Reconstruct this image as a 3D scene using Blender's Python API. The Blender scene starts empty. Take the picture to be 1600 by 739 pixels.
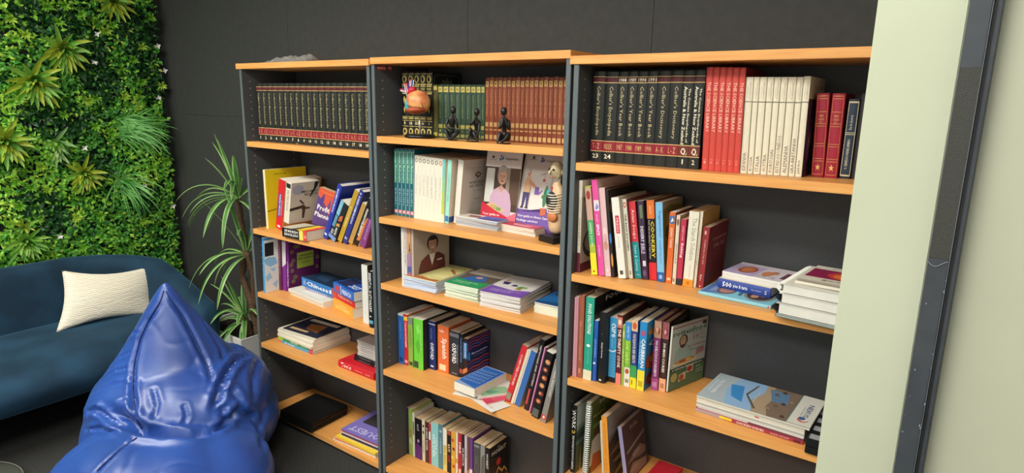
import bpy, bmesh, math, random
from mathutils import Vector, Matrix, noise
from mathutils.bvhtree import BVHTree
random.seed(7)
SC = bpy.context.scene
COL = SC.collection
PI = math.pi
# ------------------------------------------------------------------ camera
CP = Vector((2.8207, -1.7159, 1.6459))
YAW, PIT, ROL, FPX = 0.61934, 1.35850, 0.01775, 974.6
CM = Matrix.Rotation(YAW, 3, 'Z') @ Matrix.Rotation(PIT, 3, 'X') @ Matrix.Rotation(ROL, 3, 'Z')
cam = bpy.data.objects.new('camera', bpy.data.cameras.new('camera'))
COL.objects.link(cam)
cam.matrix_world = Matrix.Translation(CP) @ CM.to_4x4()
cam.data.sensor_width = 36
cam.data.lens = FPX / 1600 * 36
cam.data.clip_start = .02
SC.camera = cam
# ------------------------------------------------------------------ world, exposure
SC.view_settings.view_transform = 'Standard'
SC.view_settings.look = 'None'
SC.view_settings.gamma = 1
SC.view_settings.exposure = 0.0
w = bpy.data.worlds.new('world'); SC.world = w; w.use_nodes = True
w.node_tree.nodes['Background'].inputs[0].default_value = (1.0, .985, .92, 1)
w.node_tree.nodes['Background'].inputs[1].default_value = .78
LIGHT_PANELS = [(.3, -1.55, 1.2, .6), (2.0, -1.55, 1.2, .6), (.3, -3.3, 1.2, .6), (2.0, -3.3, 1.2, .6), (-.75, -1.55, .6, .6)]
LIGHT_STRENGTH = 20.5

# ------------------------------------------------------------------ helpers
def ray(u, v):
    return CM @ Vector(((u - 800) / FPX, -(v - 369.5) / FPX, -1.0))
def at(u, v, ax, val):
    r = ray(u, v); i = 'xyz'.index(ax)
    return CP + r * ((val - CP[i]) / r[i])
def solve_x(u, y, z):
    k = (u - 800) / FPX
    a, b = CM.col[0], CM.col[2]
    # (d.a) = k * -(d.b)  with d = X - CP
    n = a + b * k
    return CP.x - (n.y * (y - CP.y) + n.z * (z - CP.z)) / n.x

def lin(h):
    h = h.lstrip('#')
    c = [int(h[i:i+2], 16) / 255 for i in (0, 2, 4)]
    return tuple(x / 12.92 if x <= .04045 else ((x + .055) / 1.055) ** 2.4 for x in c) + (1,)
MATS = {}
def mat(h, rough=.5, var=.06, metal=0.0, scale=60, bump=0.0, spec=.4, sheen=0.0, trans=0.0, coat=0.0):
    key = (h, rough, var, metal, scale, bump, spec, sheen, trans, coat)
    if key in MATS: return MATS[key]
    m = bpy.data.materials.new('surface_' + h); m.use_nodes = True
    nt = m.node_tree; b = nt.nodes['Principled BSDF']
    b.inputs['Roughness'].default_value = rough; b.inputs['Metallic'].default_value = metal
    b.inputs['Specular IOR Level'].default_value = spec
    b.inputs['Sheen Weight'].default_value = sheen
    b.inputs['Transmission Weight'].default_value = trans
    b.inputs['Coat Weight'].default_value = coat
    c = lin(h)
    tc = nt.nodes.new('ShaderNodeTexCoord'); no = nt.nodes.new('ShaderNodeTexNoise')
    no.inputs['Scale'].default_value = scale; no.inputs['Detail'].default_value = 2
    nt.links.new(tc.outputs['Object'], no.inputs['Vector'])
    mx = nt.nodes.new('ShaderNodeMix'); mx.data_type = 'RGBA'
    mx.inputs[6].default_value = tuple(x * (1 - var) for x in c[:3]) + (1,)
    mx.inputs[7].default_value = tuple(min(1, x * (1 + var)) for x in c[:3]) + (1,)
    nt.links.new(no.outputs['Fac'], mx.inputs[0]); nt.links.new(mx.outputs[2], b.inputs['Base Color'])
    if bump:
        bp = nt.nodes.new('ShaderNodeBump'); bp.inputs['Strength'].default_value = bump; bp.inputs['Distance'].default_value = .004
        nt.links.new(no.outputs['Fac'], bp.inputs['Height']); nt.links.new(bp.outputs[0], b.inputs['Normal'])
    MATS[key] = m
    return m
def pm(h): return mat(h, .45, .05, scale=90)          # printed paper and book cloth

def tag(o, label=None, cat=None, group=None, kind=None):
    if label: o['label'] = label
    if cat: o['category'] = cat
    if group: o['group'] = group
    if kind: o['kind'] = kind
    return o
def empty(name, loc, label, cat, group=None):
    o = bpy.data.objects.new(name, None); o.empty_display_size = .05
    COL.objects.link(o); o.matrix_world = Matrix.Translation(Vector(loc))
    return tag(o, label, cat, group)
def link(name, me, parent=None, mats=()):
    for m in mats: me.materials.append(m)
    o = bpy.data.objects.new(name, me); COL.objects.link(o)
    if parent: o.parent = parent
    return o
class MB:
    """collects shapes into one mesh"""
    def __init__(s): s.v = []; s.f = []; s.mi = []; s.mats = []
    def slot(s, m):
        if m not in s.mats: s.mats.append(m)
        return s.mats.index(m)
    def add(s, vs, fs, m):
        k = len(s.v); i = s.slot(m)
        s.v += [tuple(p) for p in vs]; s.f += [tuple(j + k for j in f) for f in fs]; s.mi += [i] * len(fs)
    def box(s, x0, x1, y0, y1, z0, z1, m, M=None):
        vs = [Vector((x, y, z)) for x in (x0, x1) for y in (y0, y1) for z in (z0, z1)]
        if M: vs = [M @ p for p in vs]
        s.add(vs, [(0, 1, 3, 2), (4, 6, 7, 5), (0, 4, 5, 1), (2, 3, 7, 6), (0, 2, 6, 4), (1, 5, 7, 3)], m)
    def tube(s, pts, rad, m, n=8, caps=True):
        pts = [Vector(p) for p in pts]
        rr = rad if hasattr(rad, '__len__') else [rad] * len(pts)
        up = None; vs = []
        for i, p in enumerate(pts):
            t = (pts[min(i+1, len(pts)-1)] - pts[max(i-1, 0)]).normalized()
            if up is None:
                up = t.orthogonal().normalized()
            up = (up - t * up.dot(t)).normalized(); b = t.cross(up)
            for k in range(n):
                a = 2 * PI * k / n
                vs.append(p + (up * math.cos(a) + b * math.sin(a)) * rr[i])
        fs = [(i*n + k, i*n + (k+1) % n, (i+1)*n + (k+1) % n, (i+1)*n + k) for i in range(len(pts)-1) for k in range(n)]
        if caps: fs += [tuple(range(n-1, -1, -1)), tuple((len(pts)-1)*n + k for k in range(n))]
        s.add(vs, fs, m)
    def lathe(s, prof, m, n=24, M=None):
        vs = [Vector((r * math.cos(2*PI*k/n), r * math.sin(2*PI*k/n), z)) for r, z in prof for k in range(n)]
        if M: vs = [M @ p for p in vs]
        L = len(prof)
        fs = [(i*n + k, i*n + (k+1) % n, (i+1)*n + (k+1) % n, (i+1)*n + k) for i in range(L-1) for k in range(n)]
        s.add(vs, fs, m)
    def ball(s, c, r, m, seg=16, M=None):
        c = Vector(c); r = Vector(r) if hasattr(r, '__len__') else Vector((r, r, r))
        n = seg; L = max(6, seg // 2)
        vs = []
        for i in range(L + 1):
            a = -PI/2 + PI * i / L
            for k in range(n):
                p = Vector((math.cos(a) * math.cos(2*PI*k/n) * r.x, math.cos(a) * math.sin(2*PI*k/n) * r.y, math.sin(a) * r.z))
                vs.append((M @ p if M else p) + c)
        fs = [(i*n + k, i*n + (k+1) % n, (i+1)*n + (k+1) % n, (i+1)*n + k) for i in range(L) for k in range(n)]
        s.add(vs, fs, m)
    def build(s, name, parent=None, smooth=False, bevel=0):
        me = bpy.data.meshes.new(name); me.from_pydata(s.v, [], s.f)
        for m in s.mats: me.materials.append(m)
        me.polygons.foreach_set('material_index', s.mi)
        if smooth:
            me.polygons.foreach_set('use_smooth', [True] * len(s.f))
        me.update()
        if bevel:
            bm = bmesh.new(); bm.from_mesh(me)
            bmesh.ops.remove_doubles(bm, verts=bm.verts, dist=1e-6)
            bmesh.ops.bevel(bm, geom=[e for e in bm.edges], offset=bevel, segments=2, affect='EDGES', clamp_overlap=True)
            bm.to_mesh(me); bm.free()
        return link(name, me, parent)
def skin(nodes, edges, name, m, parent=None, sub=2, M=None):
    """one continuous body grown around a skeleton of (position, radius) nodes"""
    me = bpy.data.meshes.new(name)
    me.from_pydata([n[0] for n in nodes], edges, [])
    o = bpy.data.objects.new(name, me); COL.objects.link(o)
    o.modifiers.new('s', 'SKIN'); 
    for i, sv in enumerate(me.skin_vertices[0].data):
        r = nodes[i][1]; sv.radius = (r, r) if not hasattr(r, '__len__') else r
        sv.use_root = (i == 0)
    o.modifiers.new('u', 'SUBSURF').levels = sub
    dg = bpy.context.evaluated_depsgraph_get(); dg.update()
    res = bpy.data.meshes.new_from_object(o.evaluated_get(dg))
    bpy.data.objects.remove(o)
    if M: res.transform(M)
    res.materials.clear(); res.materials.append(m)
    res.polygons.foreach_set('use_smooth', [True] * len(res.polygons))
    return link(name, res, parent)

TXT = {}
def text_geo(s, bold=False):
    k = (s, bold)
    if k in TXT: return TXT[k]
    cu = bpy.data.curves.new('t', 'FONT'); cu.body = s; cu.resolution_u = 1
    if bold: cu.offset = .018
    o = bpy.data.objects.new('t', cu)
    me = bpy.data.meshes.new_from_object(o)
    vs = [(v.co.x, v.co.y) for v in me.vertices]; fs = [tuple(p.vertices) for p in me.polygons]
    bpy.data.objects.remove(o); bpy.data.curves.remove(cu); bpy.data.meshes.remove(me)
    if not vs: vs = [(0, 0)]; 
    x0 = min(v[0] for v in vs); x1 = max(v[0] for v in vs); y0 = min(v[1] for v in vs); y1 = max(v[1] for v in vs)
    vs = [((x-x0) / max(1e-6, x1-x0), (y-y0) / max(1e-6, y1-y0)) for x, y in vs]
    TXT[k] = (vs, fs); return TXT[k]
def art(mb, fr, shapes):
    """flat print: shapes in 0..1 face coordinates, fr(s,t,lift) gives the point on the face"""
    for i, sh in enumerate(shapes):
        e = .0004 + .00012 * i; k = sh[0]
        if k == 'r':
            _, s0, s1, t0, t1, c = sh; n = 4
            vs = [fr(s0 + (s1-s0)*j/n, t, e) for t in (t0, t1) for j in range(n+1)]
            mb.add(vs, [(j, j+1, n+2+j, n+1+j) for j in range(n)], pm(c))
        elif k == 'e':
            _, cs, ct, rs, rt, c = sh
            mb.add([fr(cs + rs*math.cos(a*PI/9), ct + rt*math.sin(a*PI/9), e) for a in range(18)], [tuple(range(18))], pm(c))
        elif k == 'p':
            mb.add([fr(p[0], p[1], e) for p in sh[1]], [tuple(range(len(sh[1])))], pm(sh[2]))
        elif k == 't':
            _, s, s0, s1, t0, t1, c, rot = sh[:8]
            vs, fs = text_geo(s, len(sh) > 8)
            if rot == 0: q = [(s0 + x*(s1-s0), t0 + y*(t1-t0)) for x, y in vs]
            elif rot == -90: q = [(s0 + y*(s1-s0), t1 - x*(t1-t0)) for x, y in vs]
            elif rot == 180: q = [(s1 - x*(s1-s0), t1 - y*(t1-t0)) for x, y in vs]
            else: q = [(s1 - y*(s1-s0), t0 + x*(t1-t0)) for x, y in vs]
            mb.add([fr(a, b, e) for a, b in q], fs, pm(c))

def book_at(M, label, T, D, H, col, cc=None, spine=(), cover=(), hard=False, pages='e9e2d2', name='book', cat='book', group=None, spiral=None):
    """a book: spine in the local plane y=0 (x 0..T, z 0..H), front cover on +x; parts cover, pages, spine_print, cover_print"""
    root = bpy.data.objects.new(name, None); root.empty_display_size = .03; COL.objects.link(root)
    root.matrix_world = M; tag(root, label, cat, group)
    c = min(.0025 if hard else .0007, T * .18); bul = min(.1 * T, .004) if hard else .0
    inz = .003 if hard else .0004
    n = 4
    out = [(0, D), (0, .001)] + [(T * (.03 + .94 * j / n), -bul * (1 - (2*j/n - 1) ** 2)) for j in range(n + 1)] + [(T, .001), (T, D), (T-c, D), (T-c, c), (c, c), (c, D)]
    N = len(out); vs = [(x, y, z) for z in (0, H) for x, y in out]
    mb = MB(); ms = pm(col); mc = pm(cc) if cc else ms
    for j in range(N):
        k = (j+1) % N
        face = (j, k, N+k, N+j)
        mb.add([vs[q] for q in face], [(0, 1, 2, 3)], mc if j in (7, 8, 12, N-1, 0) and cc else ms)
    mb.add([vs[q] for q in range(N)], [tuple(range(N-1, -1, -1))], ms)
    mb.add([vs[N+q] for q in range(N)], [tuple(range(N))], ms)
    mb.build('cover', root)
    p = MB(); p.box(c, T-c, c, D-inz, inz, H-inz, mat(pages, .8, .08, scale=140)); p.build('pages', root)
    if spine:
        a = MB(); art(a, lambda s, t, e: (T*s, -bul * (1 - (2*s-1) ** 2) - e, H*t), spine); a.build('spine_print', root)
    if cover:
        a = MB(); art(a, lambda s, t, e: (T + e, D*s, H*t), cover); a.build('cover_print', root)
    if spiral:
        a = MB(); k = int(H / .0085)
        for q in range(k):
            z = .006 + q * (H - .012) / k
            a.tube([(T*.5 + math.cos(b*PI/4)*T*.6, .004 + math.sin(b*PI/4)*.008, z + .0012*b/8) for b in range(9)], .0011, mat(spiral, .3, metal=.3), n=4)
        a.build('wire_binding', root)
    return root
SH = {'L0': 1.8, 'L1': 1.439, 'L2': 1.011, 'L3': .683, 'L4': .412, 'L5': .045, 'M0': 1.805, 'M1': 1.504, 'M2': 1.178, 'M3': .897,
      'M4': .511, 'M5': .045, 'R0': 1.787, 'R1': 1.463, 'R2': 1.1, 'R3': .733, 'R4': .37}
LASTX = {}
def book(label, sh, y, uL, uR, vt, col, ut=None, D=.17, gap=.0004, yaw=0, zb=0, **kw):
    """upright book: base edge between image columns uL..uR of the plane y, top at image row vt (column ut when it leans)"""
    z = SH[sh] + .0005 + zb
    x0 = solve_x(uL, y, z); x1 = solve_x(uR, y, z)
    D = min(D, .298 - y)
    if ut is None:
        a = 0; 
        top = at(uL, vt, 'y', y)
        for _ in range(3):
            zz = top.z; 
            # image column of (x0, y, zz)
            d = CM.transposed() @ (Vector((x0, y, zz)) - CP); uu = 800 + FPX * d.x / -d.z
            top = at(uu, vt, 'y', y)
        H = top.z - z
    else:
        top = at(ut, vt, 'y', y); a = math.atan2(top.x - x0, top.z - z); H = math.hypot(top.x - x0, top.z - z)
    T = (x1 - x0) * math.cos(a) - gap
    up_ = {'L2': 1.414, 'L3': .986, 'L4': .658, 'M2': 1.479, 'M3': 1.153, 'M4': .872, 'M5': .486, 'R2': 1.438, 'R3': 1.075, 'R4': .708, 'L1': 1.77, 'M1': 1.775, 'R1': 1.76}.get(sh, 9)
    H = min(H, up_ - .003 - z)
    if a > 0: H -= T * math.sin(a)
    key = sh[0] + sh[1:] + ('r' if zb else ''); pv = LASTX.get(key); lim = {'L': .8795, 'M': 1.7855, 'R': 2.698}[sh[0]]
    # a book never cuts into the one on its left: it is pushed right or leans with it
    def corners(): 
        oz = z + max(0, T * math.sin(a)); c_, s_ = math.cos(a), math.sin(a)
        return [(x0 + lx*c_ + lz*s_, oz - lx*s_ + lz*c_) for lx, lz in ((0, 0), (T, 0), (T, H), (0, H))]
    if pv:
        (bx, bz), (tx, tz) = pv
        px = lambda zz: bx + (tx - bx) * (zz - bz) / (tz - bz)
        lb = px(z) + .0004
        if -.07 < lb - x0 < .03:
            if lb > x0: T = max(.0025, T - (lb - x0)); x0 = lb
            for _ in range(6):
                q = corners(); zt = min(tz, q[3][1]); cur = q[0][0] + (q[3][0] - q[0][0]) * (zt - q[0][1]) / (q[3][1] - q[0][1])
                zl = max(bz, q[0][1]); cl_ = q[0][0] + (q[3][0] - q[0][0]) * (zl - q[0][1]) / (q[3][1] - q[0][1])
                if cl_ < px(zl) + .0003: x0 += px(zl) + .0004 - cl_
                if cur < px(zt) + .0004: a += math.atan2(px(zt) + .0006 - cur, zt - z)
    q = corners(); ex = {'L': .0187, 'M': .9237, 'R': 1.8372}[sh[0]] - min(q[0][0], q[3][0])
    if ex > 0: x0 += ex
    q = corners(); ex = max(q[1][0], q[2][0]) - lim
    if ex > 0: T = max(.0025, T - ex / math.cos(a)); q = corners()
    ex = max(q[1][0], q[2][0]) - lim
    if ex > 0: x0 -= ex; q = corners()
    LASTX[key] = (q[1], q[2])
    M = Matrix.Translation((x0, y, z + max(0, T * math.sin(a)))) @ Matrix.Rotation(a, 4, 'Y') @ Matrix.Rotation(yaw, 4, 'Z')
    return book_at(M, label, T, D, H, col, **kw)
def pile(p0, p1, z, depth, items, mode='spine', group=None, name='book', cat='book', plane=None, pages='e9e2d2', k0=0):
    """lying books, one on another; p0,p1 are image points of the front bottom edge of the lowest"""
    P0 = at(p0[0], p0[1], 'z', z); P1 = at(p1[0], p1[1], 'z', z)
    e = (P1 - P0); L = e.length; e.normalize(); Z = Vector((0, 0, 1)); n = Z.cross(e)
    zz = z + .0005; rs = []
    for i, it in enumerate(items):
        it = dict(it); t = it.pop('t'); dl = it.pop('dl', 0); dn = it.pop('dn', 0); dr = it.pop('dr', 0); rot = it.pop('rot', 0); md = it.pop('mode', mode); dd = it.pop('dd', 0)
        o = P0 + e * dl + n * dn; o.z = zz
        R = Matrix.Rotation(rot, 3, 'Z'); e2 = R @ e; n2 = R @ n; L2 = L - dl - dr; dp = depth - dd
        if md == 'spine': X, Y, W, O, D, H = Z, n2, -e2, o + e2 * L2, dp, L2
        elif md == 'tail': X, Y, W, O, D, H = Z, e2, n2, o, L2, dp
        elif md == 'fore': X, Y, W, O, D, H = Z, -n2, e2, o + n2 * dp, dp, L2
        else: X, Y, W, O, D, H = Z, -e2, -n2, o + e2 * L2 + n2 * dp, L2, dp
        M = Matrix(((X.x, Y.x, W.x, O.x), (X.y, Y.y, W.y, O.y), (X.z, Y.z, W.z, O.z), (0, 0, 0, 1)))
        it.setdefault('pages', pages); it.setdefault('name', name); it.setdefault('cat', cat); it.setdefault('group', group)
        col = it.pop('col'); lab = it.pop('label')
        rs.append(book_at(M, lab, t, D, H, col, **it)); zz += t + .0003
    return rs, zz
# ------------------------------------------------------------------ the room
YB = .335                                  # back wall
XL = -1.40                                 # left wall
CEIL = 2.7
def nodes_mat(name):
    m = bpy.data.materials.new(name); m.use_nodes = True
    return m, m.node_tree, m.node_tree.nodes['Principled BSDF']
def noise_mat(name, c0, c1, scale, rough, bump=.0, dist=.002, stretch=(1, 1, 1), detail=4, spec=.4, lo=.3, hi=.7):
    m, nt, b = nodes_mat(name)
    tc = nt.nodes.new('ShaderNodeTexCoord'); mp = nt.nodes.new('ShaderNodeMapping'); mp.inputs['Scale'].default_value = stretch
    no = nt.nodes.new('ShaderNodeTexNoise'); no.inputs['Scale'].default_value = scale; no.inputs['Detail'].default_value = detail
    cr = nt.nodes.new('ShaderNodeValToRGB'); cr.color_ramp.elements[0].position = lo; cr.color_ramp.elements[1].position = hi
    cr.color_ramp.elements[0].color = lin(c0); cr.color_ramp.elements[1].color = lin(c1)
    nt.links.new(tc.outputs['Object'], mp.inputs[0]); nt.links.new(mp.outputs[0], no.inputs['Vector'])
    nt.links.new(no.outputs['Fac'], cr.inputs[0]); nt.links.new(cr.outputs[0], b.inputs['Base Color'])
    b.inputs['Roughness'].default_value = rough; b.inputs['Specular IOR Level'].default_value = spec
    if bump:
        bp = nt.nodes.new('ShaderNodeBump'); bp.inputs['Strength'].default_value = bump; bp.inputs['Distance'].default_value = dist
        nt.links.new(no.outputs['Fac'], bp.inputs['Height']); nt.links.new(bp.outputs[0], b.inputs['Normal'])
    return m
M_WALL = noise_mat('charcoal_wall_paint', '393a38', '3f403e', 30, .75, .25, .001, spec=.3)
M_CARPET = noise_mat('charcoal_carpet', '222221', '484846', 200, .98, .8, .004, spec=.1)
M_WHITE = noise_mat('cream_wall_paint', 'b4b9a1', 'babfa8', 6, .55, .12, .001, spec=.3)
M_DOOR = noise_mat('pale_grey_door_paint', 'b0b29c', 'b6b7a2', 5, .5, .1, .001, spec=.3)
M_CEIL = noise_mat('white_ceiling', 'e4e4e0', 'ececea', 9, .9)
M_BEECH = noise_mat('beech_laminate', 'd8924a', 'e4a55c', 9, .38, .05, .0005, (1, 18, 18), 6, .45)
M_BEECHE = noise_mat('beech_edge_band', 'e09a52', 'ebac64', 7, .42, .03, .0005, (1, 14, 14), 5, .4)
M_IRON = noise_mat('charcoal_board', '434547', '494b4e', 120, .5, .15, .0004, spec=.45)
M_IRONE = noise_mat('charcoal_edge_band', '596265', '60696c', 120, .42, .1, .0004, spec=.5)
M_FRAME = noise_mat('dark_painted_frame', '363b40', '3f4449', 40, .38, .35, .001, spec=.5)

def plane_box(name, x0, x1, y0, y1, z0, z1, m, kind='structure', parent=None, bevel=0):
    b = MB(); b.box(x0, x1, y0, y1, z0, z1, m); o = b.build(name, parent, bevel=bevel)
    if kind: o['kind'] = kind
    return o
plane_box('floor', XL, 4.2, -5, YB, -.05, 0, M_CARPET)
plane_box('ceiling', XL, 4.2, -5, YB, CEIL, CEIL + .05, M_CEIL)
wb = plane_box('wall_back', XL, 2.8, YB + .012, YB + .1, 0, CEIL, M_WALL)
xs = [XL] + [at(u, 40, 'y', YB).x for u in (731, 1020)]
xs = [XL, xs[1] - 2.4, xs[1] - 1.2, xs[1], xs[2], 2.8]
xs = sorted(set([max(XL, x) for x in xs]))
for i in range(len(xs) - 1):
    for z0, z1 in ((.09, 1.535), (1.536, CEIL)) if i < 2 else ((.09, CEIL),):
        plane_box('panel', xs[i] + .0008, xs[i+1] - .0008, YB, YB + .012, z0, z1, M_WALL, None, wb)
plane_box('baseboard_back', XL, 2.72, YB - .012, YB, 0, .09, mat('2b2b2d', .6), 'structure')
plane_box('wall_left', XL - .1, XL, -5, YB + .1, 0, CEIL, M_WALL)
# the nib wall beside the last bookcase, its end face towards us, then the door frame and door
YN = -.87
plane_box('wall_right', 2.72, 2.806, YN, YB + .1, 0, CEIL, M_WHITE, bevel=.0015)
df = MB()
df.box(2.806, 2.8262, YN - .014, YN + .10, 0, 2.2, M_FRAME)
fr = df.build('door_1', bevel=.0012); fr['kind'] = 'structure'
b = MB(); b.box(2.8262, 2.8300, YN - .006, YN + .10, 0, 2.2, M_FRAME); b.build('rebate', fr)
b = MB(); b.box(2.8300, 2.8345, YN - .010, YN + .10, 0, 2.2, M_FRAME); b.build('stop_bead', fr, bevel=.0008)
b = MB()
random.seed(5)
for i in range(26):                          # pale paint chips knocked off the frame edge
    z = 1.2 + random.random() ** 1.5 * .5; x = 2.8075 + random.random() * .004 if random.random() < .6 else 2.824 + random.random() * .002
    r = .0003 + random.random() * .0006
    b.add([(x + r*math.cos(a)*random.uniform(.5, 1), YN - .0143, z + r*2.2*math.sin(a)*random.uniform(.6, 1)) for a in (0, 1, 2, 3, 4, 5)], [tuple(range(6))], mat('9fb0c4', .6))
b.build('paint_chips', fr)['kind'] = 'stuff'
b = MB(); b.tube([(2.806 + i*.0021, YN - .0145, 1.478 - .004*math.sin(i*.5) - i*.0002) for i in range(10)], .00035, mat('8a8f96', .6), n=4); b.build('scratch', fr)
b = MB(); b.box(2.8066, 2.8258, YN - .01445, YN - .0142, 1.483, 1.69, noise_mat('scuffed_frame_paint', '2e2f2c', '41423c', 700, .7, .6, .0006)); b.build('scuffed_patch', fr)
b = MB(); b.box(2.8279, 2.8284, YN - .0075, YN - .006, 0, 2.2, mat('63605e', .5)); b.box(2.8258, 2.8262, YN - .0148, YN - .014, 0, 2.2, mat('757d82', .5)); b.build('edge_line', fr)
plane_box('door_2', 2.8345, 3.7, YN + .005, YN + .045, 0, 2.2, M_DOOR, bevel=.001)
plane_box('wall_front', 2.806, 4.2, YN + .0, YN + .1, 2.2, CEIL, M_WHITE)

for i, (x, y, sx, sy) in enumerate(LIGHT_PANELS):
    r = empty('ceiling_light', (x, y, CEIL), ['long LED panel in the ceiling above the carpet before the left bookcase', 'long LED panel in the ceiling above the carpet before the right bookcase', 'long LED panel in the ceiling far behind the camera, on the sofa side', 'long LED panel in the ceiling far behind the camera, on the door side', 'small square LED panel in the ceiling above the sofa'][i], 'ceiling light', 'ceiling light panels')
    b = MB(); b.box(-sx/2 - .02, sx/2 + .02, -sy/2 - .02, sy/2 + .02, -.012, -.0005, mat('e8e8e8', .5)); b.build('frame', r)
    me, nt, bs = nodes_mat('led_diffuser'); bs.inputs['Emission Color'].default_value = (1, .98, .90, 1)
    bs.inputs['Emission Strength'].default_value = LIGHT_STRENGTH
    b = MB(); b.box(-sx/2, sx/2, -sy/2, sy/2, -.016, -.0125, me); b.build('diffuser', r)

# ------------------------------------------------------------------ bookcases
def bookcase(x0, x1, dy, top, tx0, tx1, shelves, label):
    r = empty('bookcase', (x0, dy, 0), label, 'bookcase', 'charcoal and beech bookcases')
    L = lambda x: x - x0
    def bx(nm, a, b_, c, d, e, f, m, bev=.0012, edge=None):
        q = MB(); q.box(L(a), L(b_), c, d, e, f, m)
        o = q.build(nm, r, bevel=bev)
        if edge:
            o.data.materials.append(edge)
            for p in o.data.polygons:
                if p.normal.y < -.7: p.material_index = 1
        return o
    P = .018
    for a, nm in ((x0, 'left'), (x1 - P, 'right')):
        bx('side_panel', a, a + P, 0, .312, 0, top - .025, M_IRON, edge=M_IRONE)
    bx('back_panel', x0 + P, x1 - P, .299, .309, .0, top - .025, M_IRON)
    bx('top_panel', tx0, tx1, -.006, .318, top - .025, top, M_BEECH, edge=M_BEECHE)
    for z in shelves[:-1]:
        bx('shelf', x0 + P + .0007, x1 - P - .0007, 0.001, .2985, z - .025, z, M_BEECH, edge=M_BEECHE)
    z = shelves[-1]
    bx('shelf', x0 + P + .0007, x1 - P - .0007, 0.001, .2985, z - .025, z, M_BEECH, edge=M_BEECHE)
    if z > .03: bx('plinth', x0 + P + .001, x1 - P - .001, .02, .035, 0, z - .0255, M_IRON)
    h = MB()
    for xx, sg in ((x0 + P, 1), (x1 - P, -1)):
        for yy in (.04, .26):
            k = 0
            z = .12
            while z < top - .06:
                c = (L(xx) + sg * .0006, yy, z)
                h.add([(c[0], c[1] + .0028*math.cos(a), c[2] + .0028*math.sin(a)) for a in (0, 1.05, 2.1, 3.14, 4.19, 5.24)], [tuple(range(6))], mat('b9b5a8', .6))
                z += .032
    h.build('pin_holes', r)['kind'] = 'stuff'
    return r
bookcase(0, .9, 0, SH['L0'], -.017, .9035, [SH['L%d' % i] for i in range(1, 6)], 'charcoal bookcase with beech shelves, leftmost of the three, beside the potted dracaena')
bc = bookcase(.905, 1.806, .005, SH['M0'], .904, 1.8065, [SH['M%d' % i] for i in range(1, 6)], 'charcoal bookcase with beech shelves, middle of the three, with the heart model on top shelf')
bookcase(1.8185, 2.7185, .001, SH['R0'], 1.807, 2.7185, [SH['R%d' % i] for i in range(1, 5)], 'charcoal bookcase with beech shelves, rightmost of the three, beside the cream wall end')
b = MB()
for (u0, u1) in ((588, 601), (604.5, 610)):
    p0 = at(u0, 101.5, 'x', .9235); p1 = at(u1, 110.5, 'x', .9235)
    m_ = (p0.z + p1.z) / 2
    b.box(.0185, .0195, p0.y, p1.y, p0.z, p1.z, mat('a8433f', .4)); b.box(.0185, .0199, p0.y, p1.y, m_ - .004, m_ + .003, mat('d99b92', .4))
o = b.build('red_sticker', bc); o['label'] = 'small faded red and pink sticker'
# ------------------------------------------------------------------ books, left bookcase
ORD = ['first', 'second', 'third', 'fourth', 'fifth', 'sixth', 'seventh', 'eighth', 'ninth', 'tenth', 'eleventh', 'twelfth', 'thirteenth', 'fourteenth', 'fifteenth', 'sixteenth', 'seventeenth', 'eighteenth', 'nineteenth', 'twentieth']
BK, RD, GD, CR = '181918', '8e1f31', 'd6b878', 'e8dfc4'
def encyc(title, num, vol, tb=True, top=None, rust=False):
    band = '6d2f28' if rust else RD
    a = [('r', 0, 1, .938, .945, GD), ('r', 0, 1, .885, .936, '5a2026' if top is None and not rust else '4a1d20'), ('r', 0, 1, .876, .883, GD),
         ('r', 0, 1, .235, .243, GD), ('r', 0, 1, .13, .233, band), ('r', 0, 1, .12, .128, GD)]
    if title: a.append(('t', title, .36, .72, .3, .84, 'c9b98c', -90))
    if vol: a.append(('t', vol, .2, .8, .15, .21, GD, 0))
    hw = (.055 if num == '1' else .13*len(num) - .06*num.count('1')) if num else 0
    if num: a.append(('t', num, .5 - hw, .5 + hw, .045, .095, CR, 0, 1))
    if top: a.append(('t', top, .12, .9, .89, .93, CR, 0, 1))
    return a
y = .055
X0 = solve_x(405.6, y, SH['L1']); X1 = .8805
for i in range(20):
    T = (X1 - X0) / 20
    M = Matrix.Translation((X0 + i*T, y, SH['L1'] + .0005))
    book_at(M, 'black encyclopedia volume with red bands, number %d on its spine, %s from the left on the top shelf of the left bookcase' % (i+1, ORD[i]) if 0 else
            'black red-banded encyclopedia volume numbered %d, %s in the row of twenty' % (i+1, ORD[i]),
            T - .0006, .2, .272, '20221f', spine=encyc("Collier's Encyclopedia", str(i+1), 'A - Z' if i % 2 else 'B - C'), hard=True, group='black encyclopedia volumes in the left bookcase')

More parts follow.
